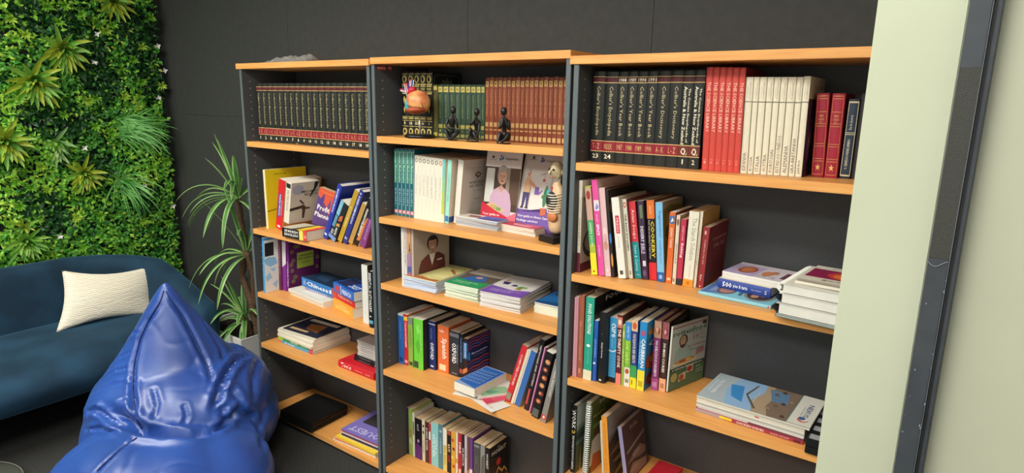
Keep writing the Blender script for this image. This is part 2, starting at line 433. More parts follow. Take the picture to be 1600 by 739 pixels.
# second shelf of the left bookcase
pm_y = 'f2d21c'
book('bright yellow large book with black window drawing, far left of second shelf', 'L2', .045, 416.5, 419.5, 265, 'e8dcae', D=.235, cc='f0d021', pages='e8e0cc',
     cover=[('r', .3, .62, .56, .72, '1b1b16'), ('r', .33, .4, .66, .7, pm_y), ('r', .43, .5, .66, .7, pm_y), ('r', .53, .59, .66, .7, pm_y), ('r', .33, .4, .58, .63, pm_y), ('r', .43, .5, .58, .63, pm_y), ('r', .53, .59, .58, .63, pm_y),
            ('t', 'THE HOUSE', .2, .5, .9, .93, '6b5d12', 0), ('p', [(.0, .3), (.25, .33), (.5, .31), (.5, .3), (.25, .32), (.0, .29)], '1b1b16')])
book('red book with blue title panel leaning beside the yellow book', 'L2', .06, 430.7, 440.9, 278.5, 'd3262e', ut=435.9, D=.21, cc='c8a070',
     spine=[('r', .2, .62, .25, .72, '2c4ba0'), ('t', 'PROFESSIONAL COMMUNICATION', .3, .55, .28, .7, 'f0e8e0', -90, 1), ('t', 'FIFTH EDITION', .66, .8, .3, .6, 'f0d8d0', -90), ('r', .3, .7, .04, .08, 'f0e8e0')])
book('cream book titled employment relations with a picture of two metal figures on its cover', 'L2', .045, 443.3, 451.5, 283, 'ded6c2', ut=447.5, D=.16, zb=.0455, cc='cfc4b6',
     spine=[('r', .1, .9, .86, .97, '20262e'), ('t', 'EMPLOYMENT RELATIONS', .3, .7, .3, .8, '6c6a60', -90)],
     cover=[('e', .25, .82, .2, .12, 'a9a8b6'), ('t', 'EMPLOYMENT', .36, .96, .73, .79, '1d1a18', 0, 1), ('t', 'RELATIONS', .48, .96, .66, .715, '1d1a18', 0, 1),
            ('p', [(0, .38), (.38, .42), (.38, .35), (0, .31)], '3a2b24'), ('p', [(.38, .43), (.5, .43), (.56, .37), (.72, .36), (.7, .32), (.55, .32), (.52, .1), (.45, .1), (.44, .32), (.38, .36)], '52392c'),
            ('p', [(.3, .55), (.36, .57), (.5, .46), (.46, .44)], '4a352a'), ('p', [(.82, .98), (.97, .99), (.9, .85), (.7, .62), (.66, .62), (.8, .84)], '2c2622'), ('t', 'theory and practice', .5, .9, .615, .635, '6c6a60', 0)])
# the tilted paperback behind the lying dictionary
xb = solve_x(489, .14, 1.10)
Mt = Matrix.Translation((xb, .15, SH['L2'] + .049)) @ Matrix.Rotation(-.36, 4, 'Z').inverted() @ Matrix.Rotation(.30, 4, 'Y') @ Matrix.Rotation(-PI/2, 4, 'Z')
book_at(Mt, 'orange and purple paperback tilted behind the lying dictionary, white title', .03, .128, .185, 'c9a874', cc='d8643c', pages='cdb78d',
        cover=[('r', 0, 1, 0, 1, 'd5573a'), ('p', [(0, 0), (1, 0), (1, .12), (.7, .3), (.35, .62), (0, .8)], '5b3f78'), ('p', [(.1, .45), (.3, .7), (.26, .9), (.12, .7)], '4c3c86'), ('p', [(.42, .3), (.6, .6), (.55, .8), (.45, .55)], '6a4a86'), ('p', [(.7, .15), (.85, .42), (.8, .6), (.68, .3)], '5d4a90'),
               ('t', 'Profit', .08, .6, .42, .56, 'f6f1ea', 0, 1), ('t', 'Planning', .04, .82, .2, .36, 'f6f1ea', 0, 1), ('t', 'FOR BETTER BUSINESS', .12, .85, .9, .93, 'f2b63c', 0)], group=None)
pile((441.2, 369.2), (479.8, 377.5), SH['L2'], .125, [dict(label='thick Spanish English dictionary lying flat with black yellow and red spine', t=.044, col='17171a', cc='cfc6b0',
     spine=[('r', .0, .0001, 0, 1, '17171a'), ('t', 'SPANISH', .58, .86, .36, .9, 'f0ece2', -90, 1), ('t', 'ENGLISH', .2, .48, .36, .9, 'f0ece2', -90, 1), ('r', 0, 1, .14, .3, 'ecd264'), ('r', 0, 1, .0, .13, 'dc4a44'), ('t', 'Collins', .3, .6, .02, .11, 'f3e6da', -90)],
     cover=[('r', 0, 1, .0, .3, 'dc3a3a'), ('r', 0, 1, .18, .42, 'f2cf1f'), ('p', [(0, .42), (1, .42), (1, .5), (0, .62)], '4a4038')], pages='dcd6c2')], 'spine')
book('blue-spined textbook leaning right beside the dictionary on second shelf', 'L2', .07, 505, 512.2, 287, '2a3c9e', ut=529.6, D=.19, hard=True,
     spine=[('t', 'MANAGEMENT FOUNDATIONS', .35, .7, .5, .93, 'dfe4f6', -90, 1), ('r', .25, .75, .07, .1, 'dfe4f6')])
book('black and light blue patterned textbook leaning, third from the right group of second shelf', 'L2', .062, 513.4, 526.3, 313, '22262b', ut=536.2, D=.155, spine=[('r', 0, .42, .62, 1, '7fb4c8'), ('r', 0, .35, .3, .6, '5c8fa8'), ('p', [(.5, .5), (.95, .56), (.9, .7), (.55, .64)], 'b5643a'), ('p', [(.45, .36), (.9, .4), (.85, .47), (.5, .44)], 'c98a52'), ('r', 0, 1, 0, .1, '6c8fc4'), ('t', 'MARKETING', .55, .8, .14, .34, 'dfe4e8', -90, 1), ('t', '555', .12, .4, .12, .24, 'dfe4e8', -90, 1)])
book('tall white-paged book standing behind the leaning textbooks', 'L2', .10, 528, 540, 288, 'd8d2c4', ut=537, D=.17)if 0 else None
book('olive gold textbook spine leaning between two dark ones', 'L2', .066, 527.4, 534.5, 292.5, 'b08f2c', ut=551.0, D=.18, cc='1f2340', spine=[('t', 'ACCOUNTING', .35, .7, .3, .7, 'f2e6c0', -90)])
book('navy blue textbook with white lettering leaning on second shelf', 'L2', .064, 535.8, 542.6, 291.5, '2c3484', ut=556.8, D=.19, cc='1c2450', hard=True, spine=[('t', 'BUSINESS COMMUNICATION', .3, .7, .38, .9, 'e8eaf4', -90, 1), ('t', 'ABC', .2, .8, .08, .12, 'e8eaf4', 0, 1), ('t', '4', .3, .7, .93, .97, 'e8eaf4', 0)])
book('ochre paperback spine leaning beside the navy textbook', 'L2', .068, 543.6, 550.2, 311.5, 'ad8a4c', ut=559.5, D=.17, cc='b3924c')
book('black textbook with orange picture band leaning near the right panel', 'L2', .066, 551.3, 560.4, 304, '1d1a1c', ut=568.8, D=.18, spine=[('p', [(.45, .1), (1, .14), (1, .7), (.6, .5)], 'c47a44'), ('t', 'ORGANISATIONAL BEHAVIOUR', .3, .66, .2, .8, 'f0ece2', -90, 1)], cc='dcd2c0')
book('purple textbook leaning against the right panel of second shelf', 'L2', .06, 562, 570.5, 327, '7a3a7c', ut=573.0, D=.18, spine=[('t', 'LEADERSHIP', .4, .7, .2, .8, 'c8a0c8', -90), ('r', 0, 1, .8, 1, '2c2a44')])

# third shelf of the left bookcase
book('white and sky blue splashed file with black square, far left of third shelf', 'L3', .012, 412.0, 414.6, 371, '4a9ed4', ut=409.0, D=.21, cc='e6ebe8', pages='e8e4da',
     spine=[('r', 0, 1, .95, .99, '2a6aa8')], cover=[('r', .02, .26, .66, .9, '15181c'), ('p', [(0, .6), (.1, .64), (.3, .62), (.35, .5), (.16, .46), (.04, .52)], '8cc0e0'), ('p', [(.02, .3), (.14, .36), (.2, .26), (.06, .2)], '9fcbe6'), ('p', [(.14, .42), (.3, .44), (.26, .36)], '9fcbe6'), ('p', [(.2, .14), (.36, .2), (.3, .06)], '9fcbe6'), ('r', 0, 1, .95, .99, '4a9ed4')])
book('thin dark blue book on third shelf between splashed file and black book', 'L3', .085, 427.6, 430.6, 371, '2f5c96', ut=425.4, D=.2)
book('thin black book with small white and red spine lettering', 'L3', .088, 431, 434.8, 372, '1e1c22', ut=429, D=.2, spine=[('t', 'EARLY YEARS LEARNING', .3, .7, .12, .5, 'e8e2da', -90, 1), ('r', .2, .8, .05, .09, 'c03030')])
book('maroon book spine with pale lettering on third shelf', 'L3', .092, 435.2, 440.2, 373, '5f2140', ut=433.2, D=.2, spine=[('t', 'CHILDREN AND PLAY', .35, .65, .3, .9, 'c9a5b6', -90)])
book('violet book with a white folded corner on third shelf', 'L3', .098, 440.6, 447.6, 374, '7a2a8c', ut=438.6, D=.2, spine=[('p', [(.05, .98), (1, .98), (1, .55), (.05, .46)], 'ddd3d6')])
book('purple book with olive swirls and green title label on third shelf', 'L3', .102, 448, 452.0, 378, '6c2270', ut=446, D=.185, cc='5c1f5c',
     spine=[('t', 'LITERACIES', .25, .75, .1, .6, 'dcd0e0', -90)],
     cover=[('r', .26, .8, .44, .76, 'a9bd4e'), ('t', 'Literacies in', .34, .76, .67, .72, '2a3012', 0, 1), ('t', 'Early Childhood', .3, .78, .60, .65, '2a3012', 0, 1), ('t', 'foundations', .4, .7, .53, .56, '2a3012', 0)] +
           [q for k, (a, b_) in enumerate([(.1, .8), (.14, .62), (.1, .42), (.2, .28), (.3, .9), (.5, .93), (.68, .88), (.9, .8), (.92, .6), (.2, .9), (.12, .2), (.88, .93), (.9, .4), (.06, .55)]) for q in (('e', a, b_, .055, .04, '8d8a46'), ('e', a, b_, .034, .024, '5c1f5c'), ('e', a, b_, .015, .01, '8d8a46'))])
rs, z1 = pile((451, 459.4), (505.4, 482), SH['L3'], .17, [
    dict(label='white booklet at the bottom of the pile under the Chinese dictionary', t=.012, col='dcd8cc', dn=.004, dl=.01),
    dict(label='white wire-bound notebook in the pile under the Chinese dictionary', t=.016, col='dfdccf', spiral='e8e8e4', cover=[('r', .1, .9, .2, .9, 'e8e4d6')]),
    dict(label='lavender grey book lying right under the Chinese dictionary', t=.014, col='8f8bb4', dl=.075, dn=.05, dr=-.02, dd=.04, rot=.05, spine=[('t', 'SENTENCE PATTERNS', .3, .7, .3, .85, 'e8e4f0', -90)], pages='ddd3c2'),
    dict(label='blue Chinese dictionary lying on top of the pile, red stripe on spine', t=.046, col='2a72b8', dl=.045, dn=.05, dr=-.07, dd=.03, rot=.0, cc='1d3350', hard=False,
         spine=[('t', 'Chinese', .28, .74, .3, .86, 'f4f4f0', -90, 1), ('r', .0, 1, 0, .2, 'c8463c'), ('t', 'Oxford', .2, .8, .89, .97, 'dfe8f0', 0), ('r', .3, .7, .22, .27, 'dfe8f0')], cover=[('r', 0, 1, 0, .2, 'b8382e'), ('p', [(.2, .5), (.8, .6), (.7, .9), (.3, .8)], '2f4a68')])], 'spine')
rs, z1 = pile((520.6, 480.5), (551.5, 499), SH['L3'], .11, [
    dict(label='thick yellow-orange dictionary at the bottom of the small pile on third shelf', t=.046, col='e8a33c', spine=[('t', 'DICTIONARY', .2, .6, .15, .85, 'f6d98a', -90, 1), ('t', 'Collins', .65, .85, .3, .6, 'f6e8c0', -90)], cc='e8a33c'),
    dict(label='red thesaurus between the orange and the blue books of the small pile', t=.034, col='c2242c', dn=.012, spine=[('t', 'THESAURUS', .4, .75, .15, .85, 'f2c8b8', -90)], cc='c2242c'),
    dict(label='bright blue dictionary on top of the small pile on third shelf', t=.044, col='2668c0', dn=.006, dr=-.005, spine=[('t', 'FRENCH', .2, .7, .14, .56, 'e8f0f8', -90, 1), ('r', 0, 1, .62, .64, 'e8f0f8'), ('r', .2, .8, .7, .9, 'c03a4a')],
         cover=[('r', 0, 1, 0, .5, '2450a8'), ('t', 'POCKET', .2, .5, .1, .8, 'e8f0f8', -90, 1), ('p', [(.1, .5), (.9, .5), (.9, .95), (.1, .95)], '2b2f58')])], 'spine', pages='e6e0d0')
book('tall white-spined book standing beside the black dictionary, third shelf right end', 'L3', .03, 567.5, 576.6, 413, 'dad8d0', D=.2, cc='4a3a30', pages='d0cabc')
book('tall black dictionary with white capitals and a teal band at the right panel', 'L3', .012, 577.2, 583.4, 423, '14161a', D=.2, hard=True, spine=[('t', 'ESSENTIAL DICTIONARY', .2, .85, .28, .97, 'ece9e0', -90, 1), ('e', .5, .2, .2, .012, 'd8e0e4'), ('r', 0, 1, .07, .13, '5aa0b8')])

# fourth shelf of the left bookcase
def mag(i, lab, t, c, **k): return dict(label=lab, t=t, col=c, name='magazine', cat='magazine', **k)
pile((435.3, 533.5), (489, 555), SH['L4'], .235, [
    mag(0, 'blue and red spined textbook at the bottom of the fourth-shelf pile', .014, '4d9ccc', dr=.004, spine=[('r', 0, 1, 0, .1, 'd04848'), ('r', .1, .9, .9, 1, 'd87a5a'), ('t', 'MY WORLD', .25, .8, .5, .8, 'e8f2f0', -90, 1)]),
    mag(0, 'green textbook with white title in the fourth-shelf pile', .018, '2f9c5c', spine=[('r', 0, 1, .86, 1, '9ecb3c'), ('t', 'ENGLISH', .25, .8, .42, .62, 'eef4ea', -90, 1), ('r', 0, 1, 0, .1, 'd04f6a'), ('t', 'GRADE 3', .3, .7, .14, .34, 'bfe4c8', -90)]),
    mag(0, 'thick white magazine directly on the green textbook', .012, 'ddd6c4', dn=-.004, rot=-.02),
    mag(0, 'cream magazine in the middle of the fourth-shelf pile, slightly turned', .009, 'd8cfb8', dn=.0, dd=.01, rot=.02),
    mag(0, 'white magazine under the top two of the fourth-shelf pile', .011, 'e2dccc', dl=-.006, dn=.002, dd=.008),
    mag(0, 'white magazine right under the dark covered one', .009, 'd4ccb8', dl=.004, dn=.002, dd=.016, rot=.03, cover=[('r', 0, 1, 0, 1, 'e0dac8'), ('r', .1, .9, .05, .3, 'c8b890')]),
    mag(0, 'dark covered magazine with orange pictures topmost on the fourth-shelf pile', .004, '2a2c3a', dl=.03, dn=.01, dd=.035, rot=.08, cc='2a2a32', cover=[('r', .05, .95, .05, .95, '2c3046'), ('p', [(.2, .2), (.7, .3), (.6, .7), (.3, .6)], 'a06a3c'), ('r', .75, .9, .1, .9, 'd8cfb8'), ('r', .1, .2, .4, .9, 'c8a878')])], 'spine')
rs, z1 = pile((529.3, 572.8), (584.7, 595), SH['L4'], .2, [
    dict(label='red hardcover lying flat with white script title, fourth shelf', t=.034, col='c4202c', hard=True, pages='c4202c', spine=[('t', 'Tools', .25, .85, .62, .92, 'f2e6e0', -90, 1), ('t', 'BREEAM', .3, .6, .1, .22, 'e8a8a0', -90), ('r', .45, .52, .3, .52, 'e8a8a0')])], 'spine')
rs, z2 = pile((554.5, 566), (586, 578.5), SH['L4'], .12, [dict(label='void', t=.001, col='000000')] if 0 else [], 'spine') if 0 else (0, 0)
zz = SH['L4'] + .0355
pile((553, 562), (584.9, 574.5), zz, .15, [
    dict(label='lower of two thin black books on the red hardcover', t=.012, col='17171a', spine=[('t', 'COMPLETE WORKS', .3, .7, .2, .8, '9a9a98', -90)]),
    dict(label='upper of two thin black books on the red hardcover', t=.012, col='1b1b1e', dn=.004, spine=[('t', 'COLLECTED PLAYS', .3, .7, .2, .8, 'a8a8a4', -90)])] +
    [dict(label='pale grey thin booklet on the black books, %s from the bottom' % ORD[k], t=.0105, col='c4c0b8', dn=.012 + .001*(k % 3), dl=.012 + .002*((k*2) % 3), spine=[('r', .3, .6, .15, .8, '8a8680')], name='booklet', cat='booklet', group='grey booklets stacked on black books') for k in range(7)], 'spine')

# bottom shelf of the left bookcase
def tray(M, lab, w_, d, h):
    r = bpy.data.objects.new('laptop', None); COL.objects.link(r); r.matrix_world = M; tag(r, lab, 'laptop', 'black laptops stacked on the bottom shelf')
    mk = mat('141415', .42, .1, spec=.5)
    b = MB(); b.box(0, w_, 0, d, 0, h*.52, mk); b.build('base', r, bevel=.004)
    b = MB(); b.box(.001, w_-.001, .001, d-.001, h*.56, h, mk); b.build('lid', r, bevel=.004)
P0 = at(436, 655, 'z', .046); P1 = at(486, 677.5, 'z', .046); e = (P1 - P0); W_ = e.length; an = math.atan2(e.y, e.x)
for k in range(2):
    M = Matrix.Translation((P0.x + .004*k, P0.y + .002*k, .0456 + .0265*k)) @ Matrix.Rotation(an + .02*k, 4, 'Z')
    tray(M, ['black closed laptop lying under the other on the bottom shelf', 'black closed laptop on top of the other on the bottom shelf'][k], W_, .235, .026)
pile((523, 688), (587, 716), SH['L5'], .22, [
    mag(0, 'white magazine at the very bottom of the low pile with purple top', .006, 'd8d2c0', dl=-.012),
    mag(0, 'pink and orange edged magazine in the low pile', .006, 'cc7a64', rot=.02),
    mag(0, 'yellow magazine in the middle of the low pile', .010, 'e6c23c', dn=.006, cc='e8c83c', rot=-.03),
    mag(0, 'cream magazine above the yellow one in the low pile', .008, 'dcd2b4', dl=.02, dn=.02),
    mag(0, 'dark spined magazine in the low pile with purple top', .008, '3a2c40', dl=.03, dn=.016),
    mag(0, 'white magazine directly under the purple one', .008, 'd4ccd0', dl=.024, dn=.02),
    mag(0, 'red edged magazine under the purple one', .006, 'a83c48', dl=.028, dn=.02),
    mag(0, 'purple magazine with pale capitals on top of the low pile', .006, '7a6cb4', dl=.026, dn=.02, cc='7c70b8', cover=[('t', 'QUEST', .08, .3, .1, .9, 'c9c2e8', 90, 1), ('r', .5, .8, .1, .6, 'a79cd0')]),
    mag(0, 'dark photograph covered magazine lying at the back of the low pile', .006, '3a3434', dl=.07, dn=.12, dd=.08, cover=[('r', .1, .9, .1, .6, '6a5a4c')])], 'spine', name='magazine', cat='magazine')

# ------------------------------------------------------------------ books, middle bookcase
y = .125
ub = [629.7, 638.9, 648.2, 657.6, 667, 676.6]
tc = ['I', 'II', 'III', 'IV', 'V']
OC = '5c6656'
ORN = [('p', [(.12, .965), (.88, .965), (.95, .93), (.95, .07), (.88, .035), (.12, .035), (.05, .07), (.05, .93)], OC), ('p', [(.13, .955), (.87, .955), (.93, .925), (.93, .075), (.87, .045), (.13, .045), (.07, .075), (.07, .925)], '1c201c'), ('p', [(.5, .93), (.56, .87), (.68, .9), (.66, .84), (.8, .82), (.64, .8), (.5, .76), (.36, .8), (.2, .82), (.34, .84), (.32, .9), (.44, .87)], OC), ('e', .5, .6, .2, .12, OC), ('e', .5, .6, .17, .1, '1c201c')]
for i in range(5):
    G = 'c9b86a'
    book('large black and gold volume %s of five behind the heart model' % ['leftmost', 'second', 'third', 'fourth', 'rightmost'][i], 'M1', y, ub[i], ub[i+1], 112.5, '15160f', D=.17, hard=True, group='large black and gold volumes', cc='1c201c' if i == 4 else None, cover=ORN if i == 4 else [],
         spine=[('r', .05, .95, .965, .975, G), ('e', .5, .89, .36, .06, G), ('e', .5, .89, .18, .035, '15160f'), ('r', .05, .95, .8, .82, G), ('r', .1, .9, .775, .79, G), ('r', .05, .95, .69, .7, G), ('r', .1, .9, .66, .68, G), ('t', 'WORLD', .15, .85, .72, .76, G, 0, 1),
                ('p', [(.5, .63), (.72, .57), (.5, .5), (.28, .57)], G), ('p', [(.5, .48), (.66, .42), (.5, .36), (.34, .42)], G), ('r', .05, .95, .3, .31, G), ('r', .1, .9, .27, .29, G), ('r', .05, .95, .24, .25, G), ('t', tc[i], .5 - .1*len(tc[i]), .5 + .1*len(tc[i]), .18, .225, 'e6ddb0', 0, 1), ('r', .05, .95, .15, .16, G), ('e', .5, .075, .36, .055, G), ('e', .5, .075, .17, .03, '15160f'), ('r', .05, .95, .01, .02, G)])
book('slim olive gold-tooled volume between black-gold volumes and green ones', 'M1', y, 677.5, 684.4, 132, '4c4a22', D=.17, hard=True, spine=[('r', .1, .9, .9, .97, 'b8a448'), ('r', .1, .9, .03, .1, 'b8a448'), ('r', .35, .65, .2, .8, '6c6430')])
GE = [684.9, 693, 702, 711.2, 719.3, 727.4, 735.6, 743.8, 751.2, 757.2]
for i in range(9):
    book('green cloth volume with gold labels, %s from the left' % ORD[i], 'M1', y, GE[i], GE[i+1], 132 + i*.05, ['2d4431', '30483a'][i % 2], D=.15, hard=True, group='green cloth volumes',
         spine=[('r', .1, .9, .86, .96, 'bfae5c'), ('t', 'GREAT', .2, .8, .89, .93, '4a4a22', 0, 1), ('t', 'CLASSICS OF LITERATURE', .4, .62, .38, .82, '93a06c', -90), ('r', .1, .9, .19, .26, 'a89c52'), ('t', str(i+1), .35, .65, .12, .16, 'a89c52', 0), ('r', .1, .9, .03, .085, '9a9450')])
X0 = solve_x(757.7, y, SH['M1']); X1 = 1.7865 - .0
nb = 20
for i in range(nb):
    T = (X1 - X0 - .02) / nb
    M = Matrix.Translation((X0 + i*T, y, SH['M1'] + .0005))
    c = ['7a3a22', '83422a', '743420'][i % 3]
    book_at(M, 'russet leather volume with gold labels, %s from the left' % ORD[i], T - .0005, .15, .225 + .002 * (i % 2), c, hard=True, group='russet leather volumes',
            spine=[('r', .14, .86, .86, .95, 'c49c60'), ('t', 'THE', .3, .7, .88, .93, '6a3c20', 0, 1), ('t', 'COLLECTED NOVELS', .36, .64, .4, .82, 'cc9868', -90), ('r', .14, .86, .23, .3, 'b8945c'), ('r', .14, .86, .17, .19, 'b8945c'), ('r', .14, .86, .03, .1, 'c49e66')])
book_at(Matrix.Translation((X0 + nb*T + .001, y + .01, SH['M1'] + .0005)), 'plain dark red-brown volume at the right end of the russet row', .017, .14, .228, '4a2018', hard=True)

# second shelf of the middle bookcase
y = .08
for i in range(5):
    u = 616 + i * 6.15
    book('teal textbook with green title and pink square, %s from the left' % ORD[i], 'M2', y, u, u + 6.15, 232 + i*.2, '14606e', ut=615.6 + i*6.3, D=.2, group='teal textbooks',
         spine=[('r', .12, .5, .5, .98, '2a8a62'), ('t', 'Essential Mathematics', .2, .75, .5, .96, 'a8e0b8', -90, 1), ('t', 'Skills', .3, .6, .16, .42, 'c0dce0', -90), ('r', .2, .9, .04, .09, 'e8808c'), ('t', 'S', .4, .7, .05, .08, 'ffffff', 0, 1), ('r', .92, 1, 0, 1, 'c8d4d4')])
xs_ = [647, 652.6, 658.5, 664.6, 670.7, 677, 683.4, 689.6]
for i in range(7):
    book('slim white health report with round crest, %s from the left' % ORD[i], 'M2', y - .004, xs_[i], xs_[i+1], 242 + i*.9, 'e2ddcd', ut=xs_[i] + 1.0, D=.225, group='slim white reports', pages='cbbda8',
         spine=[('e', .5, .925, .36, .033, '6c6a62' if i < 6 else 'b04a4a'), ('e', .5, .925, .2, .02, 'e2ddcd'), ('t', ['Infant Feeding', 'Care of the Elderly', 'Health and Safety', 'Nutrition Values', 'Service Standards', 'Literature Review', 'Evidence report'][i], .35, .65, .4 - .01*i, .7, '8a877c', -90)])
book('slim white book with teal to lime fade spine on second shelf', 'M2', .076, 688.3 + 1.5, 693.4, 248.5, 'e0dccb', ut=692.2, D=.22, spine=[('r', 0, .95, .7, 1, '6cc8bc'), ('r', 0, .95, .5, .7, '86cc8c'), ('r', 0, .95, .3, .5, 'a4cc54'), ('r', 0, .95, .14, .3, 'b8cf3c')])
book('pale mint book with blue square logo on second shelf', 'M2', .08, 694, 700.8, 249, '9fd8c8', ut=699.4, D=.22, cc='ddd0bc', spine=[('t', 'COMMUNITY CARE', .35, .65, .35, .8, '6a9c94', -90), ('r', .1, .9, .03, .12, '3a74b8')], cover=[('r', .0, .25, .02, .11, '3c5aa0')])
book('large white act of parliament book with coat of arms on its cover', 'M2', .10, 708.5, 716.8, 249, 'e0dacd', ut=716.2, D=.19, cc='cfc8bb', pages='c8b49c',
     cover=[('r', .14, .141, .1, .9, '8a857c'), ('r', .14, .95, .868, .872, '9a958c'), ('p', [(.47, .8), (.53, .8), (.57, .75), (.53, .71), (.47, .71), (.43, .75)], '4a463f'), ('e', .5, .76, .1, .035, '6a655c'), ('e', .5, .76, .05, .02, 'cfc8bb'), ('t', 'WORK HEALTH', .22, .8, .62, .66, '55504a', 0), ('t', 'AND SAFETY ACT', .24, .78, .56, .6, '55504a', 0), ('t', 'No 38 2011', .38, .66, .49, .515, '77726a', 0), ('t', 'New South Wales', .42, .66, .36, .385, '77726a', 0), ('r', .2, .85, .3, .302, '88837a'), ('r', .2, .85, .18, .182, '88837a')])
def upright_card(lab, uL, uR, vt, vb, yb, rollp, lean, z, arts, colr, t=.004, wdt=None, hgt=.297):
    """a booklet standing with its cover towards the room: rests on its tail, leaning back"""
    pL = at(uL, vb, 'y', yb); pR = at(uR, vb, 'y', yb)
    W = (pR.x - pL.x) if wdt is None else wdt
    M = Matrix.Translation((pL.x, yb, z)) @ Matrix.Rotation(-lean, 4, 'X') @ Matrix.Rotation(rollp, 4, 'Y') @ Matrix.Translation((0, t, 0)) @ Matrix.Rotation(-PI/2, 4, 'Z')
    return book_at(M, lab, t, W, hgt, colr, cover=arts, name='brochure', cat='brochure')
FC, HR = 'd2a184', '8f8780'
woman = [('r', 0, 1, .78, 1, 'e6e2dc'), ('r', 0, 1, .2, .78, '4a342a'), ('p', [(.05, .3), (.05, .76), (.28, .76), (.3, .3)], 'cfd0c8'), ('p', [(.72, .3), (.7, .78), (1, .78), (1, .3)], '5c4434'), ('p', [(.64, .4), (.62, .78), (.72, .78), (.74, .3)], '9a8a78'),
  ('p', [(.2, .16), (.22, .38), (.3, .47), (.45, .52), (.62, .5), (.76, .44), (.83, .3), (.85, .1)], 'c7a3b8'), ('p', [(.43, .5), (.5, .55), (.6, .5), (.52, .44)], 'c99a80'),
  ('e', .52, .68, .155, .13, HR), ('e', .52, .655, .115, .105, FC), ('e', .5, .755, .12, .04, 'a09890'), ('e', .475, .665, .014, .009, '3a2c28'), ('e', .565, .665, .014, .009, '3a2c28'), ('p', [(.47, .605), (.57, .605), (.545, .585), (.495, .585)], 'a05048'), ('p', [(.515, .655), (.53, .655), (.54, .625), (.505, .625)], 'b88870'),
  ('p', [(.15, .27), (.3, .3), (.55, .24), (.7, .2), (.5, .17), (.2, .2)], 'd8b088'), ('e', .35, .24, .12, .03, 'b8a060'), ('e', .5, .22, .08, .025, '7a9a50'),
  ('p', [(0, 0), (1, 0), (1, .08), (.4, .2), (0, .3)], 'c8283c'), ('p', [(.6, 0), (1, 0), (1, .2), (.8, .14)], 'e06a7c'), ('t', 'Your guide to', .06, .55, .115, .155, 'f6efe8', 0, 1), ('t', 'aged care', .06, .42, .06, .095, 'f6efe8', 0, 1),
  ('e', .2, .91, .035, .02, '4a4a48'), ('r', .1, .3, .87, .875, '8a8a86'), ('e', .42, .93, .02, .016, '4a78b8'), ('e', .47, .9, .03, .02, '4a78b8'), ('e', .41, .885, .022, .018, '2f5c9c'), ('e', .49, .93, .015, .012, '6aa8c8'), ('t', 'myagedcare', .56, .92, .875, .92, '6a6a66', 0, 1)]
upright_card('brochure with photograph of a grey-haired woman in pink, leaning behind the leaflets', 749.6, 804, 250, 334, .165, 0, .17, SH['M2'] + .004, woman, 'e0dcd4', hgt=.285)
plant_c = [('r', 0, 1, .0, 1, 'ddd6cd'), ('r', 0, 1, 0, .26, '7050a0'), ('p', [(0, .26), (1, .26), (1, .33), (.5, .24), (0, .22)], '7050a0'), ('p', [(.1, .3), (.16, .3), (.17, .27), (.08, .27)], '2a2440'), ('p', [(.22, .3), (.28, .3), (.3, .27), (.2, .27)], '2a2440'),
  ('p', [(.11, .3), (.1, .48), (.29, .48), (.28, .3), (.22, .3), (.2, .43), (.17, .3)], '3a3068'), ('p', [(.1, .48), (.09, .62), (.15, .68), (.24, .68), (.29, .6), (.29, .48)], 'dcb48c'), ('p', [(.2, .64), (.26, .64), (.44, .56), (.42, .53), (.24, .58)], 'd89a78'), ('e', .185, .735, .05, .05, 'd89a78'), ('e', .165, .755, .045, .035, 'c8c4c0'), ('r', .27, .285, .27, .56, '8a6a4c'),
  ('p', [(.4, .56), (.5, .56), (.52, .46), (.4, .46)], '7a5ab0'), ('p', [(.5, .48), (.6, .53), (.61, .52), (.52, .46)], '7a5ab0'), ('p', [(.62, .3), (.76, .3), (.78, .22), (.64, .2)], 'c8603c'), ('e', .69, .44, .05, .13, '3f7c4c'), ('e', .64, .44, .04, .025, '3f7c4c'), ('e', .75, .47, .04, .025, '3f7c4c'), ('e', .7, .55, .03, .04, '4c8c58'),
  ('r', .8, .806, .28, .78, '8a8880'), ('p', [(.5, .71), (.8, .78), (1, .68), (1, .69), (.8, .79), (.5, .72)], '8a8880'), ('r', .6, .604, .66, .74, '8a8880'), ('e', .6, .65, .03, .02, 'c04840'), ('e', .93, .62, .02, .02, '607050'), ('e', .93, .36, .025, .025, '5a7a4c'),
  ('t', 'Your guide to Home Care', .06, .86, .15, .19, 'f4eef6', 0, 1), ('t', 'Package services', .06, .62, .095, .135, 'f4eef6', 0, 1), ('e', .24, .93, .035, .018, '4a4a48'), ('r', .14, .34, .9, .904, '8a8a86'), ('e', .46, .93, .02, .016, '4a78b8'), ('e', .5, .9, .03, .018, '4a78b8'), ('e', .45, .89, .02, .016, '2f5c9c'), ('t', 'myagedcare', .58, .93, .88, .915, '8a8a86', 0, 1)]
upright_card('white and purple brochure drawn with a man watering a cactus, leaning behind the torso model', 802, 862, 252, 345, .165, 0, .27, SH['M2'] + .004, plant_c, 'ddd6cd', hgt=.292)
def leaflets(p0, p1, z, depth, n, t, cols, grp, lab, top, mode='tail', jit=.004, **kw):
    its = []
    for k in range(n - 1):
        its.append(dict(label=lab + ', ' + ORD[k] + ' from the bottom', t=t, col=cols[k % len(cols)], dl=random.uniform(-jit, jit)*1.3, dn=random.uniform(0, jit)*1.6, rot=random.uniform(-.035, .035), group=grp, name='booklet', cat='booklet', pages=kw.get('pages', 'ddd6c8')))
    top = dict(top); top.setdefault('t', t); top.setdefault('name', 'booklet'); top.setdefault('cat', 'booklet'); top['group'] = grp
    its.append(top)
    return pile(p0, p1, z, depth, its, mode)
